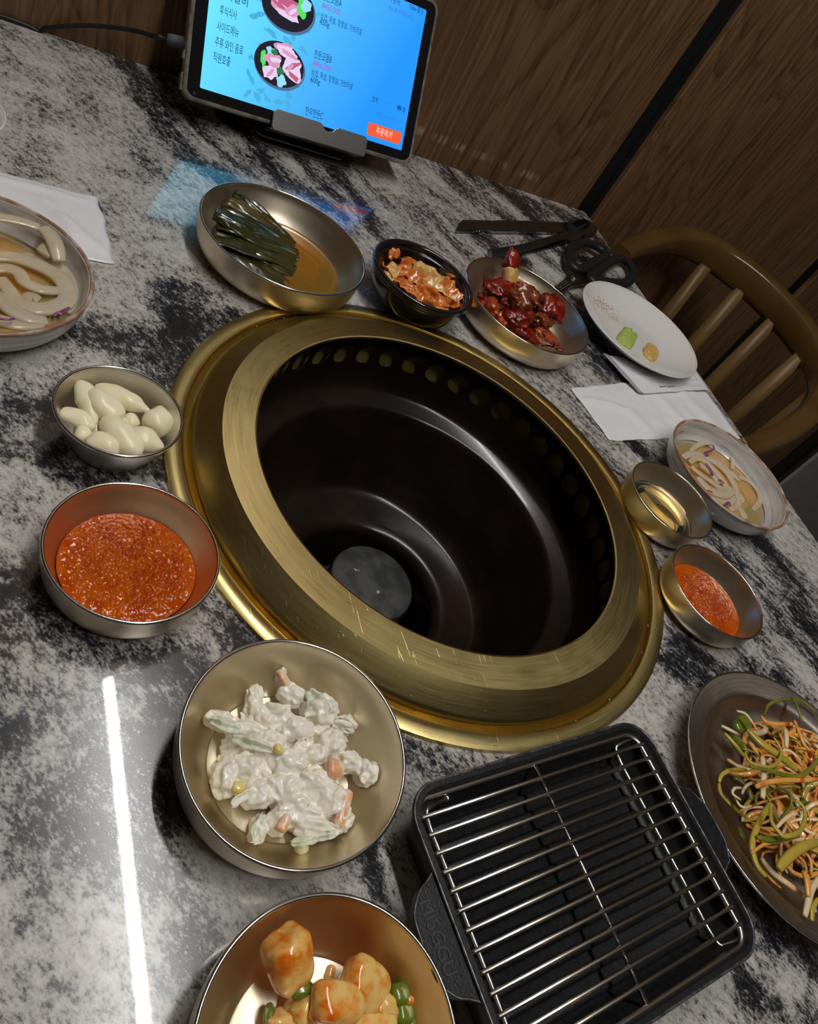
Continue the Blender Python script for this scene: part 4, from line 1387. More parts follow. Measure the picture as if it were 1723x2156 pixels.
text_obj('engraved_mark', '오므', 0.010, lambda x, y, z: q0 + ex_ * x + ey_ * y + Vector((0, 0, 0.00005)), mat('etched_steel', (0.42, 0.40, 0.38), 0.4, 0.8), sc_, parent_origin(sc_), width=(q1 - q0).length)

# ------------------------------------------------------------------ wet tissue packets
M_PAPER = mat('white_film', (0.78, 0.775, 0.79), 0.38, coat=0.15, coatr=0.2)
M_PAPER2 = mat('white_film_thin', (0.74, 0.735, 0.75), 0.30, coat=0.3, coatr=0.15)
M_GREYINK = mat('grey_print', (0.20, 0.19, 0.20), 0.5)


def packet(name, corners, nu, nv, hgt, mt, label, seed, zbase=0.0006, edge_wob=0.002, creases=(), parent=None, grp=None, under=None):
    """flat sealed packet between four corners (a,b,c,d round), pillowed and creased"""
    A_, B_, C_, D_ = [Vector(c) for c in corners]
    top, bot = [], []
    for i in range(nu + 1):
        s = i / nu
        for j in range(nv + 1):
            t = j / nv
            P = A_.lerp(B_, s).lerp(D_.lerp(C_, s), t)
            e = min(1.0, 6 * min(s, 1 - s)) * min(1.0, 6 * min(t, 1 - t))
            e = e * e * (3 - 2 * e)
            w = edge_wob * (1 - e)
            P = P + Vector((noise.noise(P * 70 + Vector((seed, 0, 0))) * w, noise.noise(P * 70 + Vector((0, seed, 3))) * w, 0))
            h = hgt * e * (0.55 + 0.30 * noise.noise(P * 38 + Vector((seed, 1, 0))) + 0.16 * noise.noise(P * 95 + Vector((seed, 2, 0))))
            for (s0_, t0_, s1_, t1_, amp, wd) in creases:
                d = seg_dist((s, t), (s0_, t0_), (s1_, t1_))
                h += 1.5 * amp * max(0.0, 1 - d / wd)
            h = max(h, 0.0003)
            zt_, zb2 = zbase + h + 0.0003, zbase - 0.0001
            if under:
                # tucked under a dish: slide out from its foot and stay below its underside
                x0_, y0_, r0_, h0_, pf_ = under
                d = Vector((P.x - x0_, P.y - y0_, 0))
                if d.length < 0.72 * r0_: d = d.normalized() * 0.72 * r0_
                P = Vector((x0_ + d.x, y0_ + d.y, P.z))
                q_ = d.length / r0_
                if q_ < 1.0:
                    lim = 0.0
                    for (a_, za_), (b_, zb_2) in zip(pf_[:-1], pf_[1:]):
                        if a_ >= 0.55 and a_ <= q_ <= b_: lim = (za_ + (zb_2 - za_) * (q_ - a_) / (b_ - a_)) * h0_
                    zt_ = min(zt_, max(lim - 0.0012, 0.0046)); zb2 = min(zb2, zt_ - 0.0006)
            top.append(Vector((P.x, P.y, P.z + zt_))); bot.append(Vector((P.x, P.y, P.z + zb2)))
    n = len(top); w_ = nv + 1
    f = []
    for i in range(nu):
        for j in range(nv):
            a = i * w_ + j
            f.append((a, a + 1, a + w_ + 1, a + w_)); f.append((n + a, n + a + w_, n + a + w_ + 1, n + a + 1))
    edge = [i * w_ for i in range(nu + 1)] + [nu * w_ + j for j in range(1, nv + 1)] + [i * w_ + nv for i in range(nu - 1, -1, -1)] + [j for j in range(nv - 1, 0, -1)]
    for k in range(len(edge)):
        a, b = edge[k], edge[(k + 1) % len(edge)]
        f.append((a, n + a, n + b, b))
    o = build(name, top + bot, f, mt, parent, smooth=True)
    if label: thing(o, label, 'packet', grp)
    return o


def c7(x, y, z=0.0):
    return on_z(1150 + x / 2.9947, 430 + y / 2.9947, z)


packet('tissue_packet', [c7(150, 1165), c7(400, 1492), c7(1222, 1482), c7(935, 1085)], 44, 60, 0.0034, M_PAPER, 'white wet tissue packet lying between the white plate and the onion bowl', 3.0, creases=((0.25, 0.05, 0.5, 0.25, 0.0016, 0.07), (0.5, 0.25, 0.85, 0.3, 0.0012, 0.05), (0.3, 0.55, 0.7, 0.6, 0.0010, 0.05), (0.1, 0.75, 0.9, 0.85, 0.0010, 0.06)))
wr = empty('torn_wrapper', c7(700, 1150), 'torn clear-edged wrapper with small grey print tucked under the white plate', 'wrapper')
packet('wrapper_film', [c7(350, 968), c7(590, 1215), c7(1010, 1188), c7(925, 1065)], 26, 36, 0.0016, M_PAPER2, None, 8.0, zbase=0.0044, edge_wob=0.0012, creases=((0.9, 0.1, 0.9, 0.9, 0.0007, 0.08), (0.55, 0.1, 0.6, 0.9, 0.0006, 0.05)), parent=wr, under=(*PLT, PROF_PLATE))
packet('clear_seal', [c7(338, 963), c7(560, 1205), c7(592, 1216), c7(366, 968)], 16, 6, 0.0006, mat('smoky_film', (0.36, 0.34, 0.38), 0.25, coat=0.4), None, 5.0, zbase=0.0050, edge_wob=0.0012, parent=wr)
for (xa, xb_) in ((716, 760), (766, 812)):
    ps = [c7(xa, 1148, 0.0066), c7(xb_, 1144, 0.0066), c7(xb_, 1150, 0.0066), c7(xa, 1154, 0.0066)]
    build('printed_line', ps, [(0, 1, 2, 3)], M_GREYINK, wr, smooth=False)
lp = [on_z(-150, 372), on_z(-60, 540), on_z(240, 558), on_z(207, 418)]
lp = [Vector((-0.365, 0.268, 0)), Vector((-0.345, 0.178, 0)), on_z(240, 558), on_z(206, 418)]
packet('tissue_packet', lp, 30, 44, 0.0036, M_PAPER, 'white wet tissue packet lying behind the onion bowl near the saucer', 11.0, edge_wob=0.0016, creases=((0.3, 0.75, 0.75, 0.85, 0.0016, 0.06), (0.12, 0.3, 0.12, 0.95, 0.0010, 0.05), (0.5, 0.8, 0.85, 0.97, 0.0014, 0.05)))

# ------------------------------------------------------------------ armchair
M_CHAIR = mat('chair_varnish', (0.105, 0.054, 0.015), 0.2, spec=0.35, c2=(0.078, 0.039, 0.010), scale=14, stretch=(1, 1, 1), coat=0.25, coatr=0.10)
M_SPIN = mat('spindle_wood', (0.17, 0.098, 0.034), 0.36, spec=0.3, c2=(0.135, 0.074, 0.024), scale=30, stretch=(1, 1, 0.1))
chr_ = empty('wooden_armchair', (0.60, 0.29, FLOOR_Z), 'dark varnished wooden armchair with curved rail and round spindles', 'chair')
# centre line of the rail: (x, y, z of top, half width, height)
RAIL = [(0.452, 0.420, 0.006, 0.013, 0.022), (0.500, 0.447, 0.014, 0.015, 0.024), (0.555, 0.464, 0.028, 0.016, 0.030), (0.612, 0.465, 0.040, 0.0165, 0.042), (0.662, 0.440, 0.043, 0.0165, 0.046), (0.697, 0.392, 0.043, 0.0165, 0.046), (0.710, 0.330, 0.043, 0.0165, 0.046),
        (0.706, 0.262, 0.040, 0.0165, 0.043), (0.682, 0.205, 0.030, 0.016, 0.036), (0.635, 0.165, 0.006, 0.015, 0.026), (0.580, 0.140, -0.010, 0.014, 0.022), (0.520, 0.120, -0.016, 0.014, 0.022), (0.470, 0.107, -0.018, 0.013, 0.022)]
cl = catmull([Vector((a[0], a[1], a[2])) for a in RAIL], 6)
wl = catmull([Vector((a[3], a[4], 0)) for a in RAIL], 6)
vv, ff = [], []
sec = []
for k in range(20):
    t = 2 * math.pi * k / 20
    sec.append((math.copysign(abs(math.cos(t)) ** 0.55, math.cos(t)), math.copysign(abs(math.sin(t)) ** 0.55, math.sin(t))))
for i, (P, W_) in enumerate(zip(cl, wl)):
    T = cl[min(i + 1, len(cl) - 1)] - cl[max(i - 1, 0)]; T.z = 0; T.normalize()
    S = Vector((T.y, -T.x, 0))
    for a, b in sec:
        vv.append(P + S * (a * W_.x) + Vector((0, 0, -W_.y / 2 + b * W_.y / 2)))
for i in range(len(cl) - 1):
    for k in range(20):
        q = (k + 1) % 20
        ff.append((i * 20 + k, i * 20 + q, (i + 1) * 20 + q, (i + 1) * 20 + k))
ff.append(tuple(range(19, -1, -1))); ff.append(tuple((len(cl) - 1) * 20 + k for k in range(20)))
build('arm_and_back_rail', vv, ff, M_CHAIR, chr_, sharp=50)
SEATZ = -0.31
for (x, y) in ((0.632, 0.441), (0.682, 0.402), (0.700, 0.338), (0.694, 0.264), (0.670, 0.197)):
    bx, by = 0.60 + (x - 0.60) * 0.86, 0.29 + (y - 0.29) * 0.86
    build('spindle', *tube([(x, y, 0.006), (x * .5 + bx * .5, y * .5 + by * .5, -0.15), (bx, by, SEATZ - 0.01)], [0.0095, 0.0118, 0.0100], 14), M_SPIN, chr_)
for (x, y, z) in ((0.475, 0.432, 0.0), (0.490, 0.112, -0.025)):
    build('arm_post', *tube([(x, y, z - 0.008), (x + 0.006, y + (0.29 - y) * 0.05, -0.16), (x + 0.012, y + (0.29 - y) * 0.08, SEATZ - 0.01)], [0.010, 0.0125, 0.011], 12), M_CHAIR, chr_)
pts = [(0.585 + a, 0.283 + b) for a, b in rounded_rect(0.30, 0.37, 0.09, 8)]
bevel(MB().add(prism(pts, SEATZ - 0.03, SEATZ)).build('seat', M_CHAIR, chr_, smooth=False), 0.006, 3)
for sx, sy in ((-1, -1), (-1, 1), (1, -1), (1, 1)):
    x, y = 0.585 + sx * 0.11, 0.283 + sy * 0.14
    build('leg', *tube([(x, y, SEATZ - 0.02), (x + sx * 0.015, y + sy * 0.015, -0.55), (x + sx * 0.03, y + sy * 0.028, FLOOR_Z + 0.0005)], [0.016, 0.018, 0.013], 12), M_CHAIR, chr_)
# ------------------------------------------------------------------ food materials
M_PASTE = mat('chili_paste', rgb(184, 80, 0), 0.11, spec=0.4, c2=rgb(166, 60, 0), scale=140, lo=0.42, hi=0.62, c3=rgb(206, 100, 20), scale3=320, lo3=0.64, hi3=0.74, bump=0.15, bscale=420, bdist=0.0010)
M_GARLIC = mat('peeled_garlic', (0.90, 0.80, 0.53), 0.30, c2=(0.92, 0.85, 0.64), scale=70, sss=0.3, sssr=(1, .7, .3), ssscale=0.004, bump=0.08, bscale=250)
M_CREAM = mat('mayonnaise_salad', (0.90, 0.84, 0.70), 0.24, c2=(0.92, 0.88, 0.78), scale=120, c3=(0.78, 0.79, 0.60), scale3=70, lo3=0.62, hi3=0.74, sss=0.15, sssr=(1, .8, .5), ssscale=0.003, coat=0.3, coatr=0.1)
M_CREAMG = mat('cabbage_in_cream', (0.66, 0.70, 0.50), 0.25, c2=(0.80, 0.78, 0.66), scale=110, lo=0.40, hi=0.58, coat=0.3, sss=0.2)
M_CARROT = mat('carrot_in_cream', (0.82, 0.40, 0.19), 0.28, c2=(0.88, 0.72, 0.56), scale=160, lo=0.42, hi=0.58, coat=0.3, sss=0.2)
M_CORN = mat('corn_yellow', (0.80, 0.60, 0.09), 0.25, c2=(0.85, 0.74, 0.42), scale=190, coat=0.3, sss=0.2)
M_MAC = mat('macaroni', (0.80, 0.70, 0.42), 0.3, coat=0.2, sss=0.2)
M_RADISH = mat('radish_kimchi', (0.84, 0.54, 0.17), 0.16, c2=(0.75, 0.22, 0.01), scale=110, lo=0.40, hi=0.58, c3=(0.66, 0.09, 0.01), scale3=110, lo3=0.56, hi3=0.68, coat=0.3, coatr=0.08)
M_GREENP = mat('green_scallion_piece', (0.10, 0.15, 0.012), 0.2, c2=(0.20, 0.22, 0.02), scale=60, coat=0.4)
M_KIM = mat('cabbage_kimchi', (0.64, 0.16, 0.02), 0.2, c2=(0.74, 0.34, 0.08), scale=110, lo=0.46, hi=0.70, c3=(0.46, 0.06, 0.012), scale3=190, lo3=0.62, hi3=0.72, coat=0.35, coatr=0.1, sss=0.15)
M_KIMW = mat('pale_kimchi_stem', (0.78, 0.48, 0.17), 0.22, c2=(0.74, 0.28, 0.05), scale=80, lo=0.5, hi=0.68, coat=0.35, sss=0.2)
M_CRAB = mat('crab_in_chili', (0.15, 0.005, 0.003), 0.16, c2=(0.32, 0.022, 0.004), scale=90, lo=0.42, hi=0.65, c3=(0.50, 0.10, 0.015), scale3=130, lo3=0.64, hi3=0.76, bump=0.5, bscale=420, bdist=0.0014, coat=0.6, coatr=0.05)
M_CRABO = mat('orange_crab_shell', (0.46, 0.07, 0.010), 0.18, c2=(0.22, 0.012, 0.004), scale=100, lo=0.45, hi=0.6, bump=0.4, bscale=420, bdist=0.0012, coat=0.6, coatr=0.05)
M_CRABB = mat('brown_crab_meat', (0.24, 0.055, 0.010), 0.2, c2=(0.13, 0.008, 0.004), scale=90, coat=0.6, coatr=0.05)
M_LEGM = mat('crab_leg_meat', (0.74, 0.34, 0.06), 0.22, c2=(0.80, 0.58, 0.28), scale=120, coat=0.5)
M_LEAF = mat('pickled_leaf', (0.022, 0.026, 0.006), 0.22, c2=(0.055, 0.050, 0.009), scale=55, lo=0.42, hi=0.66, stretch=(1, 1, 1), coat=0.45, coatr=0.07, bump=0.25, bscale=160, bdist=0.001)
M_LEAF2 = mat('pickled_leaf_yellow', (0.10, 0.070, 0.007), 0.22, c2=(0.036, 0.036, 0.007), scale=55, coat=0.45, coatr=0.07, bump=0.25, bscale=160, bdist=0.001)
M_BRINE = liquid('soy_brine', (0.72, 0.38, 0.06), 0.28)
M_OIL = liquid('clear_oil', (0.97, 0.91, 0.70), 0.02)
M_SOY = liquid('amber_onion_sauce', (0.93, 0.68, 0.27), 0.34)
M_ONION = mat('sliced_onion', (0.76, 0.66, 0.48), 0.22, c2=(0.80, 0.73, 0.60), scale=90, coat=0.3, coatr=0.08)
_nt = M_ONION.node_tree
_out = [n for n in _nt.nodes if n.type == 'OUTPUT_MATERIAL'][0]; _pb = [n for n in _nt.nodes if n.type == 'BSDF_PRINCIPLED'][0]
_tr = N(_nt, 'ShaderNodeBsdfTransparent', i={'Color': (0.92, 0.82, 0.62, 1)}); _mx = N(_nt, 'ShaderNodeMixShader', i={0: 0.48})
_nt.links.new(_pb.outputs[0], _mx.inputs[1]); _nt.links.new(_tr.outputs[0], _mx.inputs[2]); _nt.links.new(_mx.outputs[0], _out.inputs[0])
M_CABP = mat('purple_cabbage', (0.20, 0.025, 0.17), 0.3, c2=(0.34, 0.08, 0.27), scale=200, coat=0.3)
M_SALT = mat('pink_salt', (0.78, 0.62, 0.54), 0.3, c2=(0.80, 0.72, 0.66), scale=300, sss=0.2)
M_WASABI = mat('wasabi', (0.33, 0.44, 0.075), 0.55, c2=(0.42, 0.53, 0.13), scale=300, c3=(0.20, 0.26, 0.04), scale3=420, lo3=0.62, hi3=0.7, bump=0.5, bscale=600)
M_MUST = mat('soybean_paste', (0.55, 0.33, 0.075), 0.5, c2=(0.66, 0.46, 0.16), scale=350, c3=(0.20, 0.085, 0.02), scale3=380, lo3=0.60, hi3=0.68, bump=0.5, bscale=600)
M_SCO = mat('scallion_chili', (0.80, 0.34, 0.05), 0.25, c2=(0.82, 0.46, 0.13), scale=70, c3=(0.66, 0.11, 0.01), scale3=110, lo3=0.54, hi3=0.72, coat=0.4, coatr=0.07)
M_SCW = mat('scallion_pale', (0.80, 0.62, 0.38), 0.25, c2=(0.82, 0.46, 0.18), scale=60, lo=0.48, hi=0.68, coat=0.4, coatr=0.07)
M_SCG = mat('scallion_green', (0.115, 0.16, 0.015), 0.22, c2=(0.24, 0.23, 0.025), scale=60, coat=0.45, coatr=0.07)
M_SCY = mat('scallion_yellow_green', (0.52, 0.37, 0.055), 0.24, c2=(0.36, 0.31, 0.04), scale=60, coat=0.4, coatr=0.07)

clove_prof = lambda s: max(0.0, (math.sin(math.pi * min(1, s * 0.97 + 0.03)) ** 0.62) * (1 - 0.35 * s))
fat_prof = lambda s: max(0.0, 1 - abs(2 * s - 1) ** 3.2) ** 0.5
box_prof = lambda s: max(0.0, 1 - abs(2 * s - 1) ** 9) ** 0.4


def inbowl(B, z):
    return B[0], B[1]


# ------------------------------------------------------------------ chili paste in two bowls
def paste(B, z, r, label, seed):
    def fn(x, y, rho):
        p = Vector((x * 1.0, y * 1.0, seed))
        e = 1 - rho ** 4
        return (0.0009 * fbm(p, 150, 2) + 0.0016 * abs(noise.noise(p * 300)) + 0.0011 * noise.noise(p * 560)) * (0.25 + 0.75 * e) + 0.0006 * e
    v, f = filled(B[0], B[1], r, z, z - 0.003, r * 0.93, 70, 240, fn)
    thing(build('chili_paste', v, f, M_PASTE), label, 'paste')


def fill_r(B, z, prof=PROF_STEEL, th=0.0009):
    return inner_radius(prof, B[2], B[3], th, z) - 0.0002


paste(SSL, 0.0088, fill_r(SSL, 0.0086), 'chunky orange-red chili paste in the steel bowl next to the garlic cup', 1.0)
paste(SSR, 0.0084, fill_r(SSR, 0.0082), 'orange-red chili paste in the steel bowl next to the oil bowl', 4.0)

# ------------------------------------------------------------------ clear oil
v, f = filled(BRS[0], BRS[1], fill_r(BRS, 0.0082), 0.0082, 0.0026, BRS[2] * 0.55, 6, 96)
thing(build('sesame_oil', v, f, M_OIL), 'thin pool of clear golden oil in the small gold bowl', 'oil')

# ------------------------------------------------------------------ garlic cloves


def c8(x, y, z):
    return on_z(60 + x / 3.446, 740 + y / 3.446, z)


CL = [  # tail, head (crop points), z tail, z head, half width, half thickness, label
    ((385, 225), (480, 520), .021, .017, .0062, .0055, 'plump garlic clove standing on end against the cup wall'),
    ((440, 310), (660, 500), .021, .018, .0068, .0060, 'large garlic clove lying across the top of the pile'),
    ((510, 270), (870, 430), .019, .0185, .0064, .0060, 'long smooth garlic clove with a shiny side towards the onion bowl'),
    ((860, 560), (1010, 470), .0150, .0170, .0072, .0068, 'stubby garlic clove with a cut end by the cup rim'),
    ((560, 500), (790, 740), .0205, .0190, .0068, .0056, 'creased garlic clove with a flat trimmed end in the middle'),
    ((720, 600), (960, 690), .0190, .0185, .0078, .0060, 'broad pointed garlic clove facing the chili paste bowl'),
    ((420, 640), (650, 710), .0195, .0195, .0052, .0046, 'small pale garlic slice with a brown root scar by the cup rim'),
    ((240, 430), (470, 550), .0165, .0165, .0046, .0034, 'thin garlic slice tucked under the standing clove'),
    ((350, 610), (470, 600), .0150, .0150, .0050, .0040, 'half hidden garlic slice beside the root-scarred one'),
    ((690, 520), (810, 515), .0135, .0135, .0046, .0042, 'garlic clove mostly buried in the middle of the cup'),
    ((520, 560), (760, 580), .0100, .0100, .0090, .0060, 'garlic clove lying deep under the others'),
]
for k, (a, b, za, zb, w, t, lab) in enumerate(CL):
    pr = clove_prof if k in (0, 2, 5, 8, 9) else fat_prof
    A_, B_ = c8(*a, za), c8(*b, zb)
    thing(build('garlic_clove', *spindle(A_ + (A_ - B_) * 0.06, B_ + (B_ - A_) * 0.06, w * 1.14, t * 1.1, pr, 20, 20, 2.3, 0.0012, 110, k, bend=0.0007)), lab, 'garlic', 'garlic cloves in the steel cup').data.materials.append(M_GARLIC)

def chunk(A, B, w, t, amp=0.25, freq=1.6, seed=0, sub=4, boxy=2.0, ridged=True, up=(0, 0, 1), taper=0.0):
    """lumpy food piece between A and B"""
    A, B = Vector(A), Vector(B)
    T = B - A; L = T.length / 2; T.normalize()
    S = T.cross(Vector(up)); S = T.orthogonal() if S.length < 1e-6 else S; S.normalize(); Nn = S.cross(T)
    C = (A + B) / 2
    bm = bmesh.new(); bmesh.ops.create_icosphere(bm, subdivisions=sub, radius=1.0)
    sd = Vector((seed * 1.7, seed * 0.9, seed * 2.3))
    v_ = []
    for q in bm.verts:
        d = q.co.normalized()
        if boxy > 2.0:
            k = (abs(d.x) ** boxy + abs(d.y) ** boxy + abs(d.z) ** boxy) ** (-1 / boxy)
            e = d * k
        else: e = d
        n1 = noise.noise(d * freq + sd); n2 = noise.noise(d * freq * 2.3 + sd); n3 = noise.noise(d * freq * 5.1 + sd)
        if ridged: h = amp * (n1 + 0.6 * (0.45 - abs(n2) * 1.6) + 0.30 * (0.4 - abs(n3) * 1.6))
        else: h = amp * (n1 + 0.4 * n2 + 0.15 * n3)
        e = e * (1 + h)
        tp_ = 1 - taper * (e.x + 1) / 2
        v_.append(C + T * (e.x * L) + S * (e.y * w * tp_) + Nn * (e.z * t * tp_))
    f_ = [tuple(x.index for x in p.verts) for p in bm.faces]
    bm.free()
    return v_, f_


# ------------------------------------------------------------------ creamy salad


def c3(x, y, z):
    return on_z(340 + x / 3.19, 1340 + y / 3.19, z)


def noisy_ball(C, rx, ry, rz, rot, amp, sc_, seed, sub=3):
    bm = bmesh.new()
    bmesh.ops.create_icosphere(bm, subdivisions=sub, radius=1.0)
    R = Matrix.Rotation(rot, 3, 'Z')
    for q in bm.verts:
        d = q.co.normalized()
        k = 1 + amp * fbm(d * 1.3 + Vector((seed, seed * 0.5, 0)), sc_, 3)
        w = Vector((d.x * rx * k, d.y * ry * k, d.z * rz * k))
        q.co = R @ w + C
    bm.verts.index_update()
    v_ = [q.co.copy() for q in bm.verts]; f_ = [tuple(x.index for x in p.verts) for p in bm.faces]
    bm.free()
    return v_, f_


mb = MB()
CH = [(800, 250, .019, 55, 80, 1), (870, 400, .019, 130, 95, 2), (620, 440, .0185, 80, 150, 3), (740, 540, .0195, 150, 110, 4), (1060, 500, .020, 150, 130, 5), (390, 570, .0195, 130, 75, 6), (560, 640, .021, 170, 75, 7), (690, 720, .0205, 160, 110, 8), (900, 640, .0205, 150, 120, 9),
      (1240, 590, .0185, 95, 75, 10), (1130, 730, .020, 120, 120, 11), (1250, 850, .019, 120, 90, 12), (1380, 920, .0175, 100, 115, 13), (850, 860, .0205, 170, 120, 14), (1010, 800, .0205, 130, 100, 15), (430, 950, .0175, 110, 160, 16), (560, 900, .019, 140, 130, 17), (640, 1060, .019, 140, 110, 18),
      (820, 1040, .020, 150, 120, 19), (1010, 1000, .020, 150, 120, 20), (900, 1180, .0185, 190, 120, 21), (1130, 1090, .0195, 120, 140, 22), (1000, 1280, .0165, 190, 95, 23), (1210, 1240, .0155, 90, 110, 24), (650, 1290, .0140, 70, 105, 25), (780, 1250, .0165, 100, 90, 26), (700, 850, .018, 300, 220, 27), (900, 900, .016, 340, 300, 28), (760, 620, .015, 280, 190, 29), (950, 1120, .012, 280, 190, 30), (560, 780, .012, 200, 200, 31), (1100, 640, .013, 200, 150, 32)]
KP = 1 / 3.19 / 4460.0
for (x, y, z, rx, ry, sd) in CH:
    big = sd >= 27
    C = c3(x, y, (z * 0.62 - 0.001) if not big else 0.0075)
    if big: mb.add(noisy_ball(C, rx * KP * 0.8, ry * KP * 0.8, 0.0050, -0.35, 0.25, 2.2, sd, 5))
    else: mb.add(noisy_ball(C, rx * KP * 0.82, ry * KP * 0.82, min(rx, ry) * KP * 0.85 + 0.0014, -0.35, 0.30, 1.35, sd, 4))
# ruffled ridges of shredded cabbage
for k, (x, y, ang, L) in enumerate([(620, 430, 1.2, 150), (1060, 480, -0.5, 200), (430, 580, 0.2, 180), (640, 660, 0.3, 220), (1220, 600, 0.3, 120), (420, 960, 1.4, 170), (640, 900, .6, 190), (880, 780, -.8, 200), (1060, 690, 0.9, 160), (1380, 930, -0.9, 130), (930, 1180, .1, 230), (1080, 1290, .25, 200), (1190, 1130, 1.3, 170), (560, 1080, -.4, 170), (800, 560, -1.0, 190), (870, 380, 1.1, 150), (740, 1000, .9, 170), (1000, 930, -.2, 170)]):
    cz = 0.0140 + 0.0022 * math.sin(k * 2.1)
    C = c3(x, y, cz)
    D = (c3(x + 100 * math.cos(ang), y + 100 * math.sin(ang), cz) - C).normalized()
    U = D * (L * KP * 0.62)
    V = Vector((-D.y, D.x, 0.9)).normalized() * (0.0022 + 0.001 * (k % 3))
    mb.add(sheet(C, U, V, 30, 8, 0.0022, 220, k * 3.1, 0.0017, 0, lambda q: 1 - 0.5 * q * q, 0.0008, 1.4))
def keep_inside(vs_, B, prof, th, gap=0.0008):
    out_ = []
    for q in vs_:
        z = max(q.z, th + 0.0010, 0.0030 if prof is PROF_STEEL else 0)
        m_ = inner_radius(prof, B[2], B[3], th, min(z, B[3] * 0.98)) - gap
        d = Vector((q.x - B[0], q.y - B[1], 0))
        if d.length > m_: d = d.normalized() * m_
        out_.append(Vector((B[0] + d.x, B[1] + d.y, z)))
    return out_


mb.v = keep_inside(mb.v, SAL, PROF_STEEL, 0.0009)
sal = mb.build('cabbage_salad', M_CREAM)
rm = sal.modifiers.new('remesh', 'REMESH'); rm.mode = 'VOXEL'; rm.voxel_size = 0.00038; rm.use_smooth_shade = True
sm = sal.modifiers.new('smooth', 'SMOOTH'); sm.factor = 0.5; sm.iterations = 10
thing(sal, 'creamy white mayonnaise cabbage salad heaped in the large steel bowl', 'salad')


def bit(name, lab, cat, x, y, z, x2, y2, z2, w, t, m, k, cf=c3, pr=box_prof, ex=3.2, na=0.0004, grp=None, **kw):
    o = build(name, *spindle(cf(x, y, z), cf(x2, y2, z2), w, t, pr, 12, 14, ex, na, 300, k, **kw), m)
    thing(o, lab, cat, grp)
    return o


SG = 'vegetable bits in the creamy salad'
bit('carrot_cube', 'pink cream-coated carrot cube on the salad', 'carrot', 1110, 880, .0175, 1215, 900, .0165, .0042, .0036, M_CARROT, 1, grp=SG)
bit('carrot_strip', 'orange-tipped carrot strip leaning off the side of the salad', 'carrot', 1255, 1030, .0145, 1180, 1290, .0120, .0028, .0030, M_CARROT, 2, grp=SG)
bit('carrot_strip', 'orange carrot sliver poking from the peak of the salad', 'carrot', 790, 230, .0150, 850, 330, .0155, .0020, .0016, M_CARROT, 3, grp=SG)
bit('carrot_piece', 'tan-orange carrot piece in the salad clump facing the radish bowl', 'carrot', 790, 1310, .0150, 850, 1200, .0160, .0024, .0022, M_CARROT, 4, grp=SG)
bit('carrot_piece', 'orange carrot sliver set in a dent of the salad', 'carrot', 955, 1080, .0178, 975, 1150, .0172, .0014, .0014, M_CARROT, 5, grp=SG)
bit('corn_kernel', 'bright yellow corn kernel in the middle of the salad', 'corn', 775, 720, .0190, 800, 790, .0186, .0018, .0018, M_CORN, 6, pr=fat_prof, ex=2.4, grp=SG)
bit('corn_kernel', 'pale yellow corn kernel on an outer lobe of the salad', 'corn', 470, 1010, .0160, 560, 1020, .0160, .0026, .0022, M_CORN, 7, pr=fat_prof, ex=2.4, grp=SG)
bit('macaroni_piece', 'single macaroni stub sticking out below the salad', 'macaroni', 930, 1330, .0095, 945, 1465, .0060, .0034, .0034, M_MAC, 8, pr=fat_prof, ex=2.2, grp=SG)
for k, (x, y, z, dx, dy, L, W_, lab) in enumerate([(430, 590, .0175, 1, .35, .0068, .0030, 'pale green cabbage leaf curling out away from the brass grill'), (610, 720, .0182, 1, .30, .0095, .0026, 'long green cabbage shred beside the bright corn kernel'), (1050, 440, .0172, .6, .7, .0070, .0040, 'ruffled green cabbage leaf on the salad facing the brass grill'), (1240, 600, .0150, .8, .5, .0050, .0030, 'small green cabbage tip at the salad edge between grill and pan'), (655, 1290, .0120, .3, -1, .0062, .0032, 'pale green cabbage piece hanging off the salad beside the tan carrot'), (1020, 1350, .0120, 1, -.25, .0105, .0022, 'green cabbage rib just above the macaroni stub')]):
    C = c3(x, y, z)
    D = (c3(x + 100 * dx, y + 100 * dy, z) - C).normalized()
    o = build('cabbage_shred', *sheet(C, D * L, Vector((-D.y, D.x, 0.5)).normalized() * W_, 32, 10, 0.0030, 200, k * 5.3, 0.0015, 0.0012, lambda q: 1 - 0.45 * q * q, 0.0009, 1.6), M_CREAMG)
    thing(o, lab, 'cabbage', SG)

# ------------------------------------------------------------------ radish kimchi


def c6(x, y, z):
    return on_z(520 + x / 4.202, 1940 + y / 4.202, z)


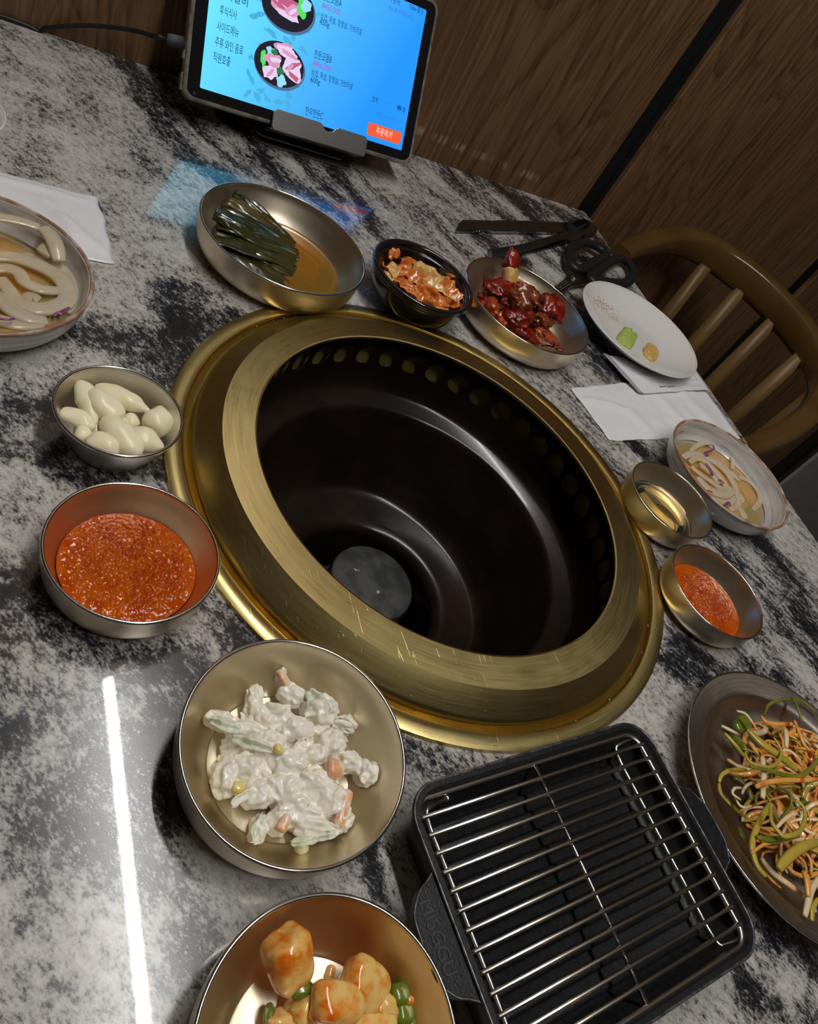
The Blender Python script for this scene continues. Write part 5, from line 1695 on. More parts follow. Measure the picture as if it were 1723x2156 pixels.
RG = 'radish kimchi in the steel bowl'
for k, (a, b, w, t, lab) in enumerate([
    (((330, 110, .026), (420, 590, .012)), None, .0100, .0085, 'tall curved radish kimchi chunk standing against the bowl wall'),
    (((880, 470, .020), (1180, 700, .012)), None, .0100, .0070, 'blocky radish kimchi chunk with red specks on its top edge'),
    (((560, 700, .020), (1000, 760, .018)), None, .0075, .0085, 'wedge of radish kimchi lying across the middle of the heap'),
    (((1150, 640, .014), (1210, 900, .008)), None, .0055, .0070, 'pale slanting radish kimchi slab beside the green scallion rings'),
    (((430, 680, .013), (560, 860, .010)), None, .0060, .0070, 'small pale radish kimchi cube touching the bright orange one'),
    (((560, 760, .013), (600, 930, .010)), None, .0060, .0065, 'bright orange radish kimchi cube under the wedge'),
    (((300, 790, .010), (300, 960, .007)), None, .0062, .0065, 'yellow-orange radish kimchi cube beside green scallion'),
    (((700, 900, .014), (1040, 960, .010)), None, .0100, .0080, 'radish kimchi chunk low in the bowl under the wedge'),
    (((800, 1010, .012), (1300, 1030, .010)), None, .0110, .0080, 'broad radish kimchi chunk lying flat on the bowl floor')]):
    A_, B_ = c6(*a[0]), c6(*a[1])
    o = build('radish_chunk', *chunk(A_, B_, w, t, 0.13, 1.2, k * 3 + 1, 4, 3.6, False, taper=0.25 if k == 0 else 0.1), M_RADISH)
    thing(o, lab, 'radish', RG)
for k, (a, b, w, lab) in enumerate([
    ((370, 620, .0165), (590, 590, .0165), .0030, 'olive scallion piece lying on the tall radish chunk'),
    ((830, 610, .0120), (960, 640, .0120), .0028, 'green scallion piece tucked between the wedge and the blocky chunk'),
    ((1250, 660, .0110), (1440, 640, .0105), .0046, 'round green scallion ring with the shrimp bit on it'),
    ((1280, 800, .0095), (1480, 820, .0090), .0050, 'shiny green scallion piece with a chili flake'),
    ((1350, 900, .0080), (1550, 890, .0080), .0048, 'bright green scallion piece closest to the grill pan handle'),
    ((150, 870, .0070), (260, 850, .0090), .0052, 'green scallion piece at the end of the heap away from the pan'),
    ((620, 880, .0130), (790, 800, .0150), .0042, 'glossy dark green scallion under the wedge'),
    ((420, 900, .0120), (500, 850, .0130), .0036, 'short light green scallion between the orange cubes')]):
    o = build('scallion_piece', *spindle(c6(*a), c6(*b), w, w * 0.8, fat_prof, 12, 14, 2.4, 0.0005, 200, k + 40), M_GREENP)
    thing(o, lab, 'scallion', RG)
o = build('shrimp_bit', *spindle(c6(1380, 700, .0120), c6(1520, 690, .0115), .0022, .0018, fat_prof, 10, 10, 2, 0.0008, 400, 3), M_KIM)
thing(o, 'tiny reddish salted shrimp bit on the green scallion', 'shrimp', RG)
# small bead of brine on the bowl floor
o = build('brine_drop', *spindle(c6(710, 560, .0030), c6(760, 380, .0034), .0022, .0012, fat_prof, 10, 12, 2, 0.0003, 300, 5), M_RADISH)
thing(o, 'small sliver of radish lying by itself on the bowl floor', 'radish', RG)

# ------------------------------------------------------------------ cabbage kimchi in the black bowl


def c66(x, y, z):
    return on_z(760 + x / 2.872, 430 + y / 2.872, z)


KG = 'cabbage kimchi in the black bowl'
KI = [((175, 400), (225, 340), .026, .0110, .0058, 0, 1, 'upright pale orange kimchi stem against the rim'), ((200, 300), (180, 330), .030, .0060, .0034, 1, 0, 'thin kimchi leaf tip rising above the pile'), ((290, 430), (350, 470), .024, .0120, .0075, 2, 0, 'folded orange kimchi leaf in the middle of the pile'),
      ((420, 420), (500, 450), .026, .0120, .0068, 3, 1, 'broad pale kimchi stem lying uppermost in the black bowl'), ((470, 520), (540, 560), .025, .0125, .0055, 4, 1, 'long yellow kimchi stem on the grill side of the pile'), ((350, 500), (420, 560), .0235, .0120, .0060, 5, 0, 'crumpled kimchi leaf facing the brass grill'), ((550, 440), (560, 480), .025, .0050, .0048, 6, 0, 'small frilled kimchi leaf pointing towards the tongs'), ((590, 540), (610, 590), .0225, .0075, .0070, 7, 0, 'red-orange kimchi leaf at the end next to the crab bowl'), ((500, 590), (560, 600), .021, .0120, .0060, 8, 0, 'wet kimchi leaf low under the long yellow stem'), ((240, 480), (330, 560), .022, .0120, .0055, 9, 0, 'orange kimchi leaf along the bowl wall beside the grill'), ((380, 480), (480, 520), .018, .0220, .0160, 10, 0, 'kimchi leaf under all the others in the pile'), ((330, 470), (420, 500), .013, .0240, .0180, 11, 0, 'kimchi leaf lying on the floor of the black bowl')]
KI += [((280, 520), (380, 580), .0245, .0110, .0070, 12, 0, 'orange kimchi leaf folded beside the crumpled one'), ((440, 570), (520, 610), .0240, .0110, .0070, 13, 0, 'soft red kimchi leaf between the long stem and the wall'), ((560, 520), (600, 560), .0245, .0090, .0075, 14, 0, 'kimchi leaf clump beside the frilled leaf'), ((330, 400), (400, 430), .0225, .0110, .0080, 15, 0, 'kimchi leaf on the tablet side of the pile'), ((200, 430), (260, 500), .0245, .0095, .0065, 16, 0, 'kimchi leaf under the upright stem')]
for (c, d, z, L, W_, k, pale, lab) in KI:
    C = c66(*c, z); D = (c66(*d, z) - C).normalized()
    tilt = 0.1 if k in (10, 11) else 0.5
    V = Vector((-D.y, D.x, tilt * (1 if k % 2 else -1))).normalized()
    o = build('kimchi_piece', *sheet(C, D * L * 1.4, V * W_ * 1.45, 44, 26, 0.0062, 80, k * 4.7, 0.0019, -0.0022, lambda q: 1 - 0.35 * abs(q) ** 3, 0.0020, 1.0 + 0.35 * (k % 3)), M_KIMW if pale else M_KIM)
    thing(o, lab, 'kimchi', KG)

# ------------------------------------------------------------------ marinated crab


def cc(x, y, z):
    return on_z(980 + x / 6.627, 510 + y / 6.627, z)


CG = 'marinated crab pieces in the wide steel bowl'
CR = [((340, 640, .030), (660, 640, .032), .0110, .0060, M_CRAB, 'dark red crab body piece at the foot of the upright limb', 1), ((640, 740, .034), (900, 900, .030), .0130, .0080, M_CRABB, 'brown-red crab piece with the garlic sliver on it', 2), ((1130, 760, .030), (1230, 1080, .026), .0135, .0105, M_CRAB, 'crimson knobbly crab chunk facing the white plate', 3),
      ((900, 620, .030), (990, 860, .028), .0080, .0050, M_CRABB, 'greenish brown crab flap leaning on the crimson chunk', 4), ((1000, 1050, .026), (1200, 1150, .023), .0075, .0050, M_CRABB, 'curled brown crab piece under the crimson chunk', 5), ((1020, 1240, .020), (1280, 1380, .014), .0100, .0035, M_CRABO, 'orange edged crab shell flap jutting out under the crimson chunk', 6),
      ((240, 850, .019), (460, 920, .021), .0125, .0075, M_CRABO, 'orange-red crab piece on the side of the black bowl', 7), ((560, 1010, .024), (880, 1130, .024), .0120, .0075, M_CRAB, 'red crab chunk on the grill side of the heap', 8), ((640, 1200, .018), (960, 1350, .016), .0105, .0070, M_CRAB, 'long saucy crab piece along the wall beside the grill', 9), ((440, 1000, .018), (560, 1170, .016), .0075, .0070, M_CRABO, 'orange crab claw piece at the rim beside the grill', 10),
      ((180, 760, .020), (300, 790, .020), .0055, .0040, M_CRAB, 'dark red crab leg end against the wall next to the black bowl', 11), ((480, 760, .026), (620, 940, .023), .0060, .0055, M_CRAB, 'dark crab leg lying in a gap of the heap', 12), ((300, 580, .028), (330, 800, .022), .0045, .0045, M_CRABO, 'orange crab shell edge facing the black bowl', 13), ((560, 900, .012), (1000, 1000, .012), .0250, .0090, M_CRAB, 'crab piece buried under the whole heap', 14), ((600, 640, .016), (960, 760, .016), .0180, .0100, M_CRAB, 'crab piece buried under the upright limb', 15)]
for (a, b, w, t, m, lab, k) in CR:
    o = build('crab_piece', *chunk(cc(*a), cc(*b), w * 0.92, t * 0.9, 0.42, 1.5, k * 2.3, 4, 2.6), m)
    thing(o, lab, 'crab', CG)
# upright leg with a bare orange lower half
lg = empty('crab_claw', cc(620, 570, .030), 'crab limb standing up with a dark red tip and pale orange base', 'crab', CG)
LA, LM_, LB = cc(615, 590, .0300), cc(628, 360, .0420), cc(655, 70, .0560)
build('claw_base', *spindle(LA, LM_ + (LB - LM_) * 0.15, .0088, .0060, box_prof, 12, 14, 3, 0.0006, 200, 3), M_LEGM, lg)
build('claw_tip', *spindle(LM_ - (LB - LM_) * 0.05, LB, .0098, .0066, lambda s: max(0.0, (1 - s ** 2.2 * 0.82)) * min(1.0, 0.75 + 2 * s), 14, 16, 2.6, 0.0016, 180, 9, side=0.0015), M_CRAB, lg)
o = build('crab_claw_point', *spindle(cc(262, 640, .024), cc(265, 460, .034), .0015, .0013, lambda s: 1 - 0.8 * s, 8, 8), M_CRAB)
thing(o, 'thin dark crab leg tip sticking up next to the black bowl', 'crab', CG)
gp = [cc(748, 648, .0415), cc(830, 602, .0405), cc(862, 650, .0400), cc(850, 718, .0405)]
v_, f_ = prism([(0, 0)] * 4, 0, 1)
o = build('garlic_sliver', gp + [q - Vector((0, 0, .0015)) for q in gp], f_, mat('raw_garlic_sliver', (0.82, 0.74, 0.56), 0.3, coat=0.3), smooth=False)
thing(o, 'small white garlic sliver on top of the crab', 'garlic')
# red sauce crumbs at the near side
r3 = random.Random(5)
for k in range(16):
    x = 900 + 40 * k; y = 1400 + 9 * k + r3.uniform(-12, 8)
    o = build('chili_flake', *spindle(cc(x, y, .0125 - .0004 * k), cc(x + 52, y + r3.uniform(-6, 18), .0125 - .0004 * k), .0022, .0015, fat_prof, 8, 8, 2, 0.0009, 300, k), M_CRAB)
    thing(o, 'dark red chili sauce crumb along the grill-side wall of the crab bowl', 'sauce', 'chili crumbs in the crab bowl')

# ------------------------------------------------------------------ pickled leaves in brine


def c55(x, y, z):
    return on_z(400 + x / 2.872, 360 + y / 2.872, z)


zl = 0.0088
v_, f_ = filled(LEA[0], LEA[1], fill_r(LEA, zl), zl, 0.0030, LEA[2] * 0.55, 8, 110)
thing(build('soy_brine', v_, f_, M_BRINE), 'orange-brown soy brine in the wide bowl of pickled leaves', 'sauce')
LG = 'pickled leaves in the wide steel bowl'
LV = [  # near-left end, right end, z's, half width, material
    ((200, 420), (600, 690), .012, .008, .0140, M_LEAF, 'dark green pickled leaf along the bowl wall beside the grill'),
    ((170, 330), (640, 600), .016, .010, .0130, M_LEAF2, 'olive pickled leaf half under the brine'),
    ((150, 380), (640, 560), .018, .011, .0110, M_LEAF, 'broad pickled leaf with a shiny crease across the middle'),
    ((170, 300), (660, 505), .021, .013, .0100, M_LEAF, 'long dark pickled leaf reaching furthest into the brine'),
    ((190, 220), (640, 450), .023, .014, .0095, M_LEAF, 'folded pickled leaf in the middle of the bundle'),
    ((230, 160), (620, 425), .025, .0145, .0080, M_LEAF2, 'yellow-green pickled leaf high in the bundle'),
    ((270, 125), (560, 370), .0255, .016, .0062, M_LEAF, 'narrow pickled leaf on the tablet side of the bundle'),
    ((150, 250), (420, 420), .0245, .018, .0080, M_LEAF, 'crumpled pickled leaf end against the wall away from the brine pool'),
]
for k, (a, b, za, zb, hw, m, lab) in enumerate(LV):
    n = 26
    A_, B_ = c55(*a, za), c55(*b, zb)
    D = (B_ - A_); L = D.length; D.normalize()
    S = D.cross(Vector((0, 0, 1))).normalized(); Nn = S.cross(D)
    rows = []
    top, bot = [], []
    nj = 14
    for i in range(n + 1):
        s = i / n
        wd = hw * (0.72 + 0.4 * math.sin(math.pi * (0.15 + 0.75 * s))) * (1 if s < 0.94 else 1 - (s - 0.94) * 5)
        for j in range(nj + 1):
            t = 2 * j / nj - 1
            P = A_ + D * (L * s) + S * (wd * t)
            ridge = 0.0006 * math.cos(t * 8.0 + k * 1.7 + 2.2 * s) + 0.0020 * noise.noise(Vector((s * 3 + k, t * 5, k * 2.3)))
            sag = -0.0020 * t * t + 0.0022 * math.sin(math.pi * s)
            P = P + Nn * (ridge + sag) + S * (0.0016 * noise.noise(Vector((s * 5, k * 1.9, t * 2))))
            # stay inside the bowl
            d = Vector((P.x - LEA[0], P.y - LEA[1], 0)); mr = inner_radius(PROF_STEEL, LEA[2], LEA[3], 0.0009, min(max(P.z, 0.003), LEA[3] * 0.98)) - 0.0012
            if d.length > mr: P = Vector((LEA[0], LEA[1], P.z)) + d.normalized() * mr
            top.append(P + Nn * 0.0005); bot.append(P - Nn * 0.0004)
    w_ = nj + 1; nn = len(top); ff = []
    for i in range(n):
        for j in range(nj):
            q = i * w_ + j
            ff.append((q, q + 1, q + w_ + 1, q + w_)); ff.append((nn + q, nn + q + w_, nn + q + w_ + 1, nn + q + 1))
    edge = [i * w_ for i in range(n + 1)] + [n * w_ + j for j in range(1, nj + 1)] + [i * w_ + nj for i in range(n - 1, -1, -1)] + [j for j in range(nj - 1, 0, -1)]
    for q in range(len(edge)):
        x_, y_ = edge[q], edge[(q + 1) % len(edge)]
        ff.append((x_, nn + x_, nn + y_, y_))
    thing(build('pickled_leaf', top + bot, ff, m), lab, 'leaf', LG)

# ------------------------------------------------------------------ onions in sauce


def onion_bowl(B, zl, strips, shreds, cf, where, grp):
    r = inner_radius(PROF_CERAM, B[2], B[3], 0.0026, zl) - 0.0003
    v_, f_ = filled(B[0], B[1], r * 0.985, zl, 0.0045, B[2] * 0.55, 8, 100)
    thing(build('onion_sauce', v_, f_, M_SOY), 'amber soy sauce in the onion bowl ' + where, 'sauce')
    for k, (pts, wd, lab) in enumerate(strips):
        pth = catmull([cf(*q) for q in pts], 7)
        n = len(pth)
        rr = [wd * 1.18 * (0.55 + 0.45 * math.sin(math.pi * min(1, max(0, (i + 1) / (n + 1)))) ** 0.5) for i in range(n)]
        o = build('onion_slice', *tube(pth, rr, 12, flat=0.32, up=(0, 0, 1), expo=3.0), M_ONION)
        thing(o, lab, 'onion', grp)
    for k, (pts, wd, lab) in enumerate(shreds):
        pth = catmull([cf(*q) for q in pts], 5)
        o = build('cabbage_shred', *tube(pth, wd, 8, flat=0.6, up=(0, 0, 1)), M_CABP)
        thing(o, lab, 'cabbage', grp)


def co(x, y, z):
    return on_z(1380 + x / 5.743, 890 + y / 5.743, z)


onion_bowl(ONR, 0.0100, [
    ([(340, 420, .0115), (430, 380, .0120), (560, 400, .0125), (720, 480, .0125), (860, 600, .0125), (960, 760, .0120), (1000, 900, .0115), (1000, 1040, .0105)], .0036, 'long pale onion slice curving past the purple shreds'),
    ([(430, 350, .0110), (500, 280, .0115), (640, 240, .0118), (800, 270, .0118), (900, 350, .0118), (940, 460, .0115), (930, 560, .0110)], .0026, 'thin onion ring on the packet side of the bowl'),
    ([(420, 480, .0130), (500, 430, .0140), (620, 480, .0145), (740, 600, .0145), (830, 720, .0140), (860, 800, .0135), (800, 800, .0135), (660, 700, .0140), (520, 600, .0140), (440, 530, .0135)], .0034, 'closed onion ring standing out in the middle of the bowl'),
    ([(540, 520, .0150), (600, 540, .0155), (700, 640, .0155), (780, 740, .0150)], .0036, 'inner onion slice inside the closed ring'),
    ([(520, 660, .0135), (620, 780, .0145), (740, 850, .0148), (860, 860, .0145), (930, 800, .0140)], .0048, 'fat ribbed white onion slice with a bright shine'),
    ([(640, 860, .0125), (760, 930, .0130), (880, 960, .0125), (960, 900, .0120)], .0040, 'onion slice by the gold bowl side under the fat slice'),
    ([(700, 440, .0115), (820, 520, .0115), (950, 640, .0112), (1020, 700, .0110)], .0028, 'onion slice slanting towards the open sauce'),
    ([(1010, 660, .0108), (1120, 700, .0108), (1220, 800, .0108), (1270, 920, .0106), (1230, 1000, .0106), (1180, 1050, .0104)], .0026, 'thin onion slice curled round the open pool of sauce'),
    ([(1020, 860, .0110), (1060, 920, .0110), (1030, 960, .0108)], .0020, 'short onion curl floating in the sauce'),
    ([(900, 1050, .0105), (1000, 1020, .0108), (1060, 1100, .0104), (1090, 1160, .0102)], .0034, 'onion slice at the sauce edge facing the chili paste bowl')],
    [([(705, 280, .0150), (705, 320, .0150), (640, 350, .0145), (600, 370, .0145), (620, 400, .0142), (640, 390, .0142)], .0011, 'hooked purple cabbage shred on the thin onion ring'),
     ([(610, 490, .0185), (640, 520, .0188), (680, 580, .0188), (700, 640, .0180)], .0010, 'wavy purple cabbage shred in the middle of the onions'),
     ([(770, 690, .0178), (800, 700, .0175), (835, 735, .0168)], .0008, 'faint purple cabbage shred beside the fat onion slice'),
     ([(840, 1000, .0155), (880, 965, .0160), (900, 970, .0160), (905, 1000, .0155)], .0010, 'small purple cabbage curl by the rim over the gold bowl'),
     ([(640, 820, .0185), (690, 840, .0182)], .0008, 'tiny purple cabbage fleck on the fat onion slice')],
    co, 'by the small gold bowl', 'onion slices in the bowl by the gold bowl')


def cl4(x, y, z):
    return on_z(x / 3.369, 360 + y / 3.369, z)


onion_bowl(ONL, 0.0100, [
    ([(-300, 660, .0130), (-100, 610, .0140), (80, 610, .0145), (250, 660, .0145), (400, 740, .0140), (470, 830, .0135), (470, 920, .0130), (380, 970, .0128), (240, 975, .0130), (120, 920, .0135), (60, 840, .0140), (0, 760, .0140)], .0048, 'large spiral onion slice on top of the sauce'),
    ([(150, 600, .0120), (300, 640, .0125), (430, 700, .0122), (500, 800, .0118), (510, 900, .0112), (460, 1000, .0108)], .0044, 'outer onion slice along the bowl wall towards the grill'),
    ([(-60, 700, .0150), (40, 690, .0155), (130, 720, .0158), (180, 790, .0152), (300, 840, .0145), (440, 850, .0135)], .0038, 'wavy onion slice over the open sauce'),
    ([(300, 590, .0180), (340, 560, .0190), (370, 540, .0195)], .0048, 'short onion end leaning on the bowl wall'),
    ([(300, 400, .0245), (360, 460, .0240), (400, 540, .0225), (420, 640, .0190)], .0044, 'curved onion slice resting against the wall beside the packet'),
    ([(-200, 330, .0250), (0, 330, .0262), (160, 360, .0258), (280, 400, .0250)], .0034, 'thin onion strip stuck along the inner rim'),
    ([(-100, 860, .0130), (0, 900, .0135), (80, 980, .0130), (200, 1040, .0120), (330, 1060, .0110)], .0046, 'onion slice along the garlic cup side of the bowl'),
    ([(-200, 1000, .0112), (0, 1060, .0112), (150, 1090, .0108), (300, 1080, .0106)], .0040, 'onion slice half sunk in sauce on the garlic cup side'),
    ([(180, 930, .0118), (225, 905, .0125), (270, 930, .0118)], .0046, 'small onion nub in the middle of the spiral')],
    [([(380, 1030, .0140), (410, 1005, .0150), (440, 1020, .0145), (430, 1000, .0150), (490, 970, .0140)], .0009, 'purple cabbage curl at the end of the spiral onion'),
     ([(-20, 1045, .0160), (50, 1055, .0162), (105, 1048, .0158)], .0007, 'thin purple-red cabbage thread lying on the sauce')],
    cl4, 'by the plain white packet', 'onion slices in the bowl by the packet')

# ------------------------------------------------------------------ salt, wasabi and paste on the white plate
PZ = 0.0052


def plate_z(x, y):
    d = math.hypot(x - PLT[0], y - PLT[1]) / PLT[2]
    if d < 0.5: return 0.0018 + 0.0020
    pts = smooth_prof(PROF_PLATE, PLT[2], PLT[3])
    best = 0.0040
    for (a, za), (b, zb) in zip(pts[:-1], pts[1:]):
        if a / PLT[2] >= 0.55 and (a / PLT[2] - d) * (b / PLT[2] - d) <= 0 and b != a:
            t = (d * PLT[2] - a) / (b - a); best = za + (zb - za) * t + 0.0016
    return best


def on_plate(x, y):
    z = 0.006
    for _ in range(6):
        q = c7(x, y, z); z = plate_z(q.x, q.y)
    return Vector((q.x, q.y, z))


r4 = random.Random(9)
mb = MB()
for k in range(420):
    t = r4.random()
    cx, cy = 315 + (440 - 315) * t, 600 + (730 - 600) * t
    sp = 46 * math.sin(math.pi * (0.12 + 0.76 * t))
    q = on_plate(cx + r4.gauss(0, 1) * sp * 0.45, cy + r4.gauss(0, 1) * sp * 0.45)
    s = r4.uniform(0.0004, 0.0011)
    R = Matrix.Rotation(r4.uniform(0, 3), 3, 'Z') @ Matrix.Rotation(r4.uniform(0, 3), 3, 'X')
    mb.add(box(q + Vector((0, 0, s * 0.5 + abs(r4.gauss(0, 0.0004)))), (s, s * 0.8, s * 0.9), R))
sl = mb.build('pink_salt', M_SALT, smooth=False)
tag(sl, 'scattered heap of pale pink salt grains on the white plate', 'salt', kind='stuff')


def dab(name, pts, hgt, m, lab, cat, seed):
    """soft dab with a given outline (crop points) lying on the plate"""
    P = [on_plate(x, y) for x, y in pts]
    C = sum(P, Vector()) / len(P)
    ring = catmull(P, 5, closed=True)
    n = len(ring); lv = 8
    v_, f_ = [], []
    for i in range(lv + 1):
        s = i / lv
        for q in ring:
            w = C + (q - C) * (1 - s * 0.97)
            base = plate_z(w.x, w.y)
            h = hgt * (1 - (1 - s) ** 2.6) * (0.8 + 0.5 * fbm(w + Vector((seed, 0, 0)), 190, 3))
            v_.append(Vector((w.x, w.y, base + h + (0.00005 if i else -0.0004))))
    for i in range(lv):
        for k in range(n):
            q = (k + 1) % n
            f_.append((i * n + k, i * n + q, (i + 1) * n + q, (i + 1) * n + k))
    f_.append(tuple(lv * n + k for k in range(n))); f_.append(tuple(range(n - 1, -1, -1)))
    thing(build(name, v_, f_, m), lab, cat)


dab('wasabi_dab', [(480, 790), (495, 768), (520, 785), (540, 780), (548, 815), (580, 825), (565, 870), (535, 920), (500, 905), (465, 885), (438, 850), (455, 815)], 0.0058, M_WASABI, 'rough lime green dab of wasabi on the white plate', 'wasabi', 1.0)
dab('paste_dab', [(625, 890), (645, 872), (665, 895), (690, 905), (712, 945), (695, 990), (670, 1000), (635, 980), (612, 955), (605, 915)], 0.0062, M_MUST, 'small lumpy brown dab of soybean paste on the white plate', 'paste', 5.0)

# ------------------------------------------------------------------ spicy scallion salad


def cs(x, y, z):
    return on_z(1500 + x / 4.148, 1440 + y / 4.148, z)


HC = Vector((0.196, -0.262, 0))            # middle of the heap
r5 = random.Random(21)


def heap_z(x, y):
    d = math.hypot((x - HC.x) / 0.066, (y - HC.y) / 0.066)
    return 0.0040 + 0.0290 * max(0.0, 1 - d ** 1.7)


SN = [  # prominent strands traced from the photo (crop points), radius, material, label
    ([(320, 410), (420, 510), (560, 610), (740, 750)], .0030, M_SCY, 'thick yellow scallion stalk across the top of the heap', .030),
    ([(330, 720), (480, 750), (640, 800), (780, 800), (880, 720), (940, 640)], .0016, M_SCG, 'long dark green scallion strand sweeping over the heap', .034),
    ([(460, 270), (490, 190), (560, 150), (690, 130), (800, 160), (920, 260)], .0011, M_SCG, 'green scallion strand arching out over the plate rim', .022),
    ([(700, 120), (750, 210), (785, 330)], .0012, M_SCG, 'green scallion strand hanging down from the arch', .024),
    ([(80, 365), (150, 400), (230, 440)], .0014, M_SCW, 'white scallion tip beside the shiny green ring', .020),
    ([(110, 430), (200, 530), (280, 630)], .0016, M_SCY, 'yellow scallion strand below the white tip', .020),
    ([(215, 235), (290, 260), (340, 320), (390, 400)], .0011, M_SCW, 'pale scallion strand with a pointed end', .022),
    ([(430, 280), (470, 330), (560, 350), (700, 350)], .0018, M_SCO, 'orange scallion strand under the foot of the green arch', .024),
    ([(290, 600), (320, 670), (420, 720), (520, 720), (590, 660), (600, 570), (540, 470)], .0013, M_SCY, 'looped yellow scallion curl over the thick stalk', .033),
    ([(60, 860), (90, 790), (180, 750), (300, 750)], .0014, M_SCY, 'yellow scallion strand bending round the heap towards the pan', .016),
    ([(60, 870), (80, 960), (200, 1090), (290, 1160)], .0015, M_SCY, 'olive scallion strand along the plate floor by the pan handle', .012),
    ([(250, 1010), (180, 960), (200, 910), (260, 910)], .0010, M_SCW, 'small cream scallion curl on the pan side of the heap', .020),
    ([(260, 960), (300, 890), (380, 855), (430, 860)], .0010, M_SCW, 'cream scallion arc above the small curl', .022),
    ([(200, 990), (240, 1060), (300, 1080), (330, 1060)], .0010, M_SCW, 'cream scallion hook below the small curl', .018),
    ([(440, 640), (450, 800), (440, 1000)], .0022, M_SCW, 'broad white scallion strip standing in the middle of the heap', .030),
    ([(640, 400), (650, 470), (650, 560)], .0018, M_SCW, 'short white scallion strip beyond the thick stalk', .032),
    ([(380, 900), (480, 860), (640, 840), (800, 840), (930, 830)], .0017, M_SCO, 'orange scallion strand running across the heap', .035),
    ([(520, 1050), (460, 1120), (380, 1280), (350, 1420), (390, 1580), (470, 1680)], .0021, M_SCY, 'long olive scallion strand curving down beside the round loop', .024),
    ([(510, 1060), (520, 1200), (580, 1290), (640, 1330), (760, 1290), (810, 1180), (800, 1080), (730, 1010)], .0016, M_SCY, 'round scallion loop in the middle of the heap', .034),
    ([(390, 1340), (520, 1360), (660, 1340), (720, 1320)], .0019, M_SCG, 'green scallion strand under the round loop', .028),
    ([(580, 1620), (640, 1540), (760, 1440), (920, 1380)], .0032, M_SCY, 'wide yellow-green scallion leaf lying apart from the thick stalk', .026),
    ([(430, 1520), (520, 1640), (680, 1760), (800, 1850)], .0020, M_SCW, 'cream scallion strand lying flat on the plate floor', .014),
    ([(420, 1560), (500, 1690), (600, 1780)], .0011, M_SCO, 'thin orange scallion strand beside the cream one', .011),
    ([(800, 1640), (830, 1720), (840, 1860)], .0022, M_SCO, 'bright orange scallion strip beside the hanging pale end', .022),
    ([(930, 1700), (870, 1800), (840, 1900), (810, 2030)], .0022, M_SCW, 'pale scallion end hanging towards the plate rim', .020),
    ([(925, 1880), (880, 1960), (870, 2080)], .0017, M_SCY, 'yellow scallion tip beside the pale end', .016),
    ([(240, 1260), (260, 1330), (320, 1400)], .0020, M_SCG, 'dark green scallion piece low by the pan handle', .010),
    ([(190, 820), (260, 850), (330, 950), (340, 1010)], .0020, M_SCG, 'green scallion leaf beside the small cream curl', .016),
    ([(340, 1480), (460, 1400), (600, 1380)], .0010, M_SCO, 'thin orange scallion thread crossing the long olive strand', .026),
    ([(720, 320), (760, 420), (800, 520), (850, 580)], .0015, M_SCO, 'orange scallion strand crossing under the hanging green strand', .030),
    ([(640, 1180), (700, 1260), (760, 1330)], .0018, M_SCO, 'orange scallion strip inside the round loop', .028),
    ([(560, 1260), (660, 1160), (780, 1120)], .0012, M_SCW, 'thin white scallion strand inside the round loop', .029),
]
for (pts, rad, m, lab, z) in SN:
    P = []
    for i, q in enumerate(pts):
        P.append(cs(q[0], q[1], z - 0.0015 * abs(2 * i / (len(pts) - 1) - 1)))
    pth = catmull(P, 6)
    rr = [rad * (0.62 + 0.38 * math.sin(math.pi * (i + .6) / (len(pth) + .2)) ** 0.6) for i in range(len(pth))]
    o = build('scallion_strand', *tube(pth, rr, 8, flat=0.6, up=(0, 0, 1)), m)
    thing(o, lab, 'scallion', 'traced strands of the scallion salad')
kinds = [(M_SCO, 'chili-orange scallion strand in the tangled heap', 0.58), (M_SCW, 'cream-white scallion strand in the tangled heap', 0.20), (M_SCG, 'dark green scallion strand in the tangled heap', 0.09), (M_SCY, 'yellow-green scallion strand in the tangled heap', 0.13)]
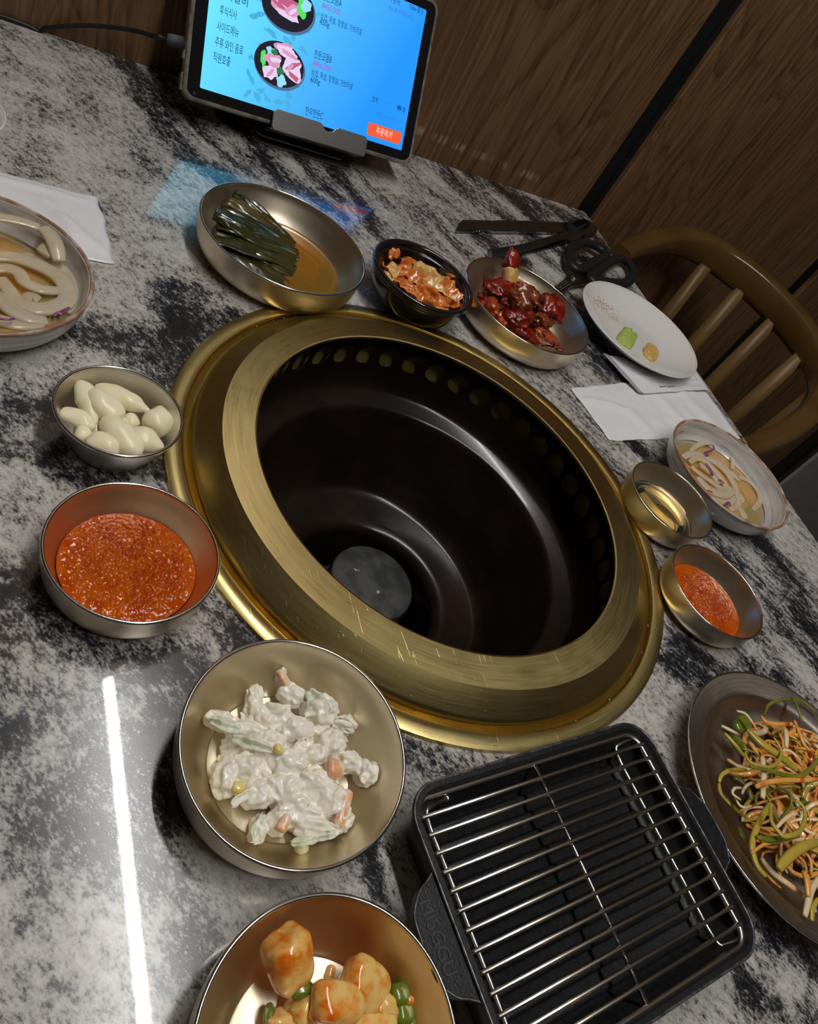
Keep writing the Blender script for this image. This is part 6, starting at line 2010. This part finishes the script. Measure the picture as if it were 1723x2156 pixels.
for k in range(265):
    u = r5.random(); acc = 0
    for m, lab, pr in kinds:
        acc += pr
        if u <= acc: break
    rho = 0.060 * math.sqrt(r5.random()); th = r5.uniform(0, 2 * math.pi)
    C = Vector((HC.x + rho * math.cos(th), HC.y + rho * math.sin(th), 0))
    a = r5.uniform(0, 2 * math.pi); L = r5.uniform(0.018, 0.044); cv = r5.uniform(-1.6, 1.6)
    pts = []
    lift = r5.uniform(-0.003, 0.0032)
    for i in range(7):
        s = i / 6 - 0.5
        an = a + cv * s * 1.6
        pts.append((C.x + L * s * math.cos(an), C.y + L * s * math.sin(an)))
    P = []
    for i, (x, y) in enumerate(pts):
        d = math.hypot(x - SCA[0], y - SCA[1])
        if d > 0.066:
            x = SCA[0] + (x - SCA[0]) * 0.066 / d; y = SCA[1] + (y - SCA[1]) * 0.066 / d
        P.append(Vector((x, y, max(0.0022, heap_z(x, y) + lift - 0.002 + 0.0022 * math.sin(i * 1.3 + k)))))
    pth = catmull(P, 3)
    rad = r5.choice((0.0009, 0.0011, 0.0013, 0.0016, 0.0021))
    o = build('scallion_strand', *tube(pth, [rad * (0.6 if i in (0, len(pth) - 1) else 1) for i in range(len(pth))], 6, flat=0.55, up=(0, 0, 1)), m)
    thing(o, lab, 'scallion', 'strands in the scallion salad')
for k, (x, y, x2, y2, w) in enumerate([(200, 390, 320, 310, .0052), (190, 560, 240, 480, .0050)]):
    o = build('scallion_piece', *spindle(cs(x, y, .011), cs(x2, y2, .011), w, w * 0.6, fat_prof, 12, 14, 2.3, 0.0006, 200, k), M_SCG)
    thing(o, ('shiny green scallion ring at the start of the thick stalk', 'green scallion piece under the yellow strand')[k], 'scallion')
# core of the heap under the strands
mb = MB().add(noisy_ball(Vector((HC.x, HC.y, 0.0085)), 0.048, 0.048, 0.0135, 0.3, 0.25, 2.5, 3, 4))
mb.v = keep_inside(mb.v, SCA, PROF_SCA, 0.0009, 0.004)
o = mb.build('scallion_core', M_SCO)
tag(o, 'matted orange scallion shreds filling the inside of the heap', 'scallion', kind='stuff')
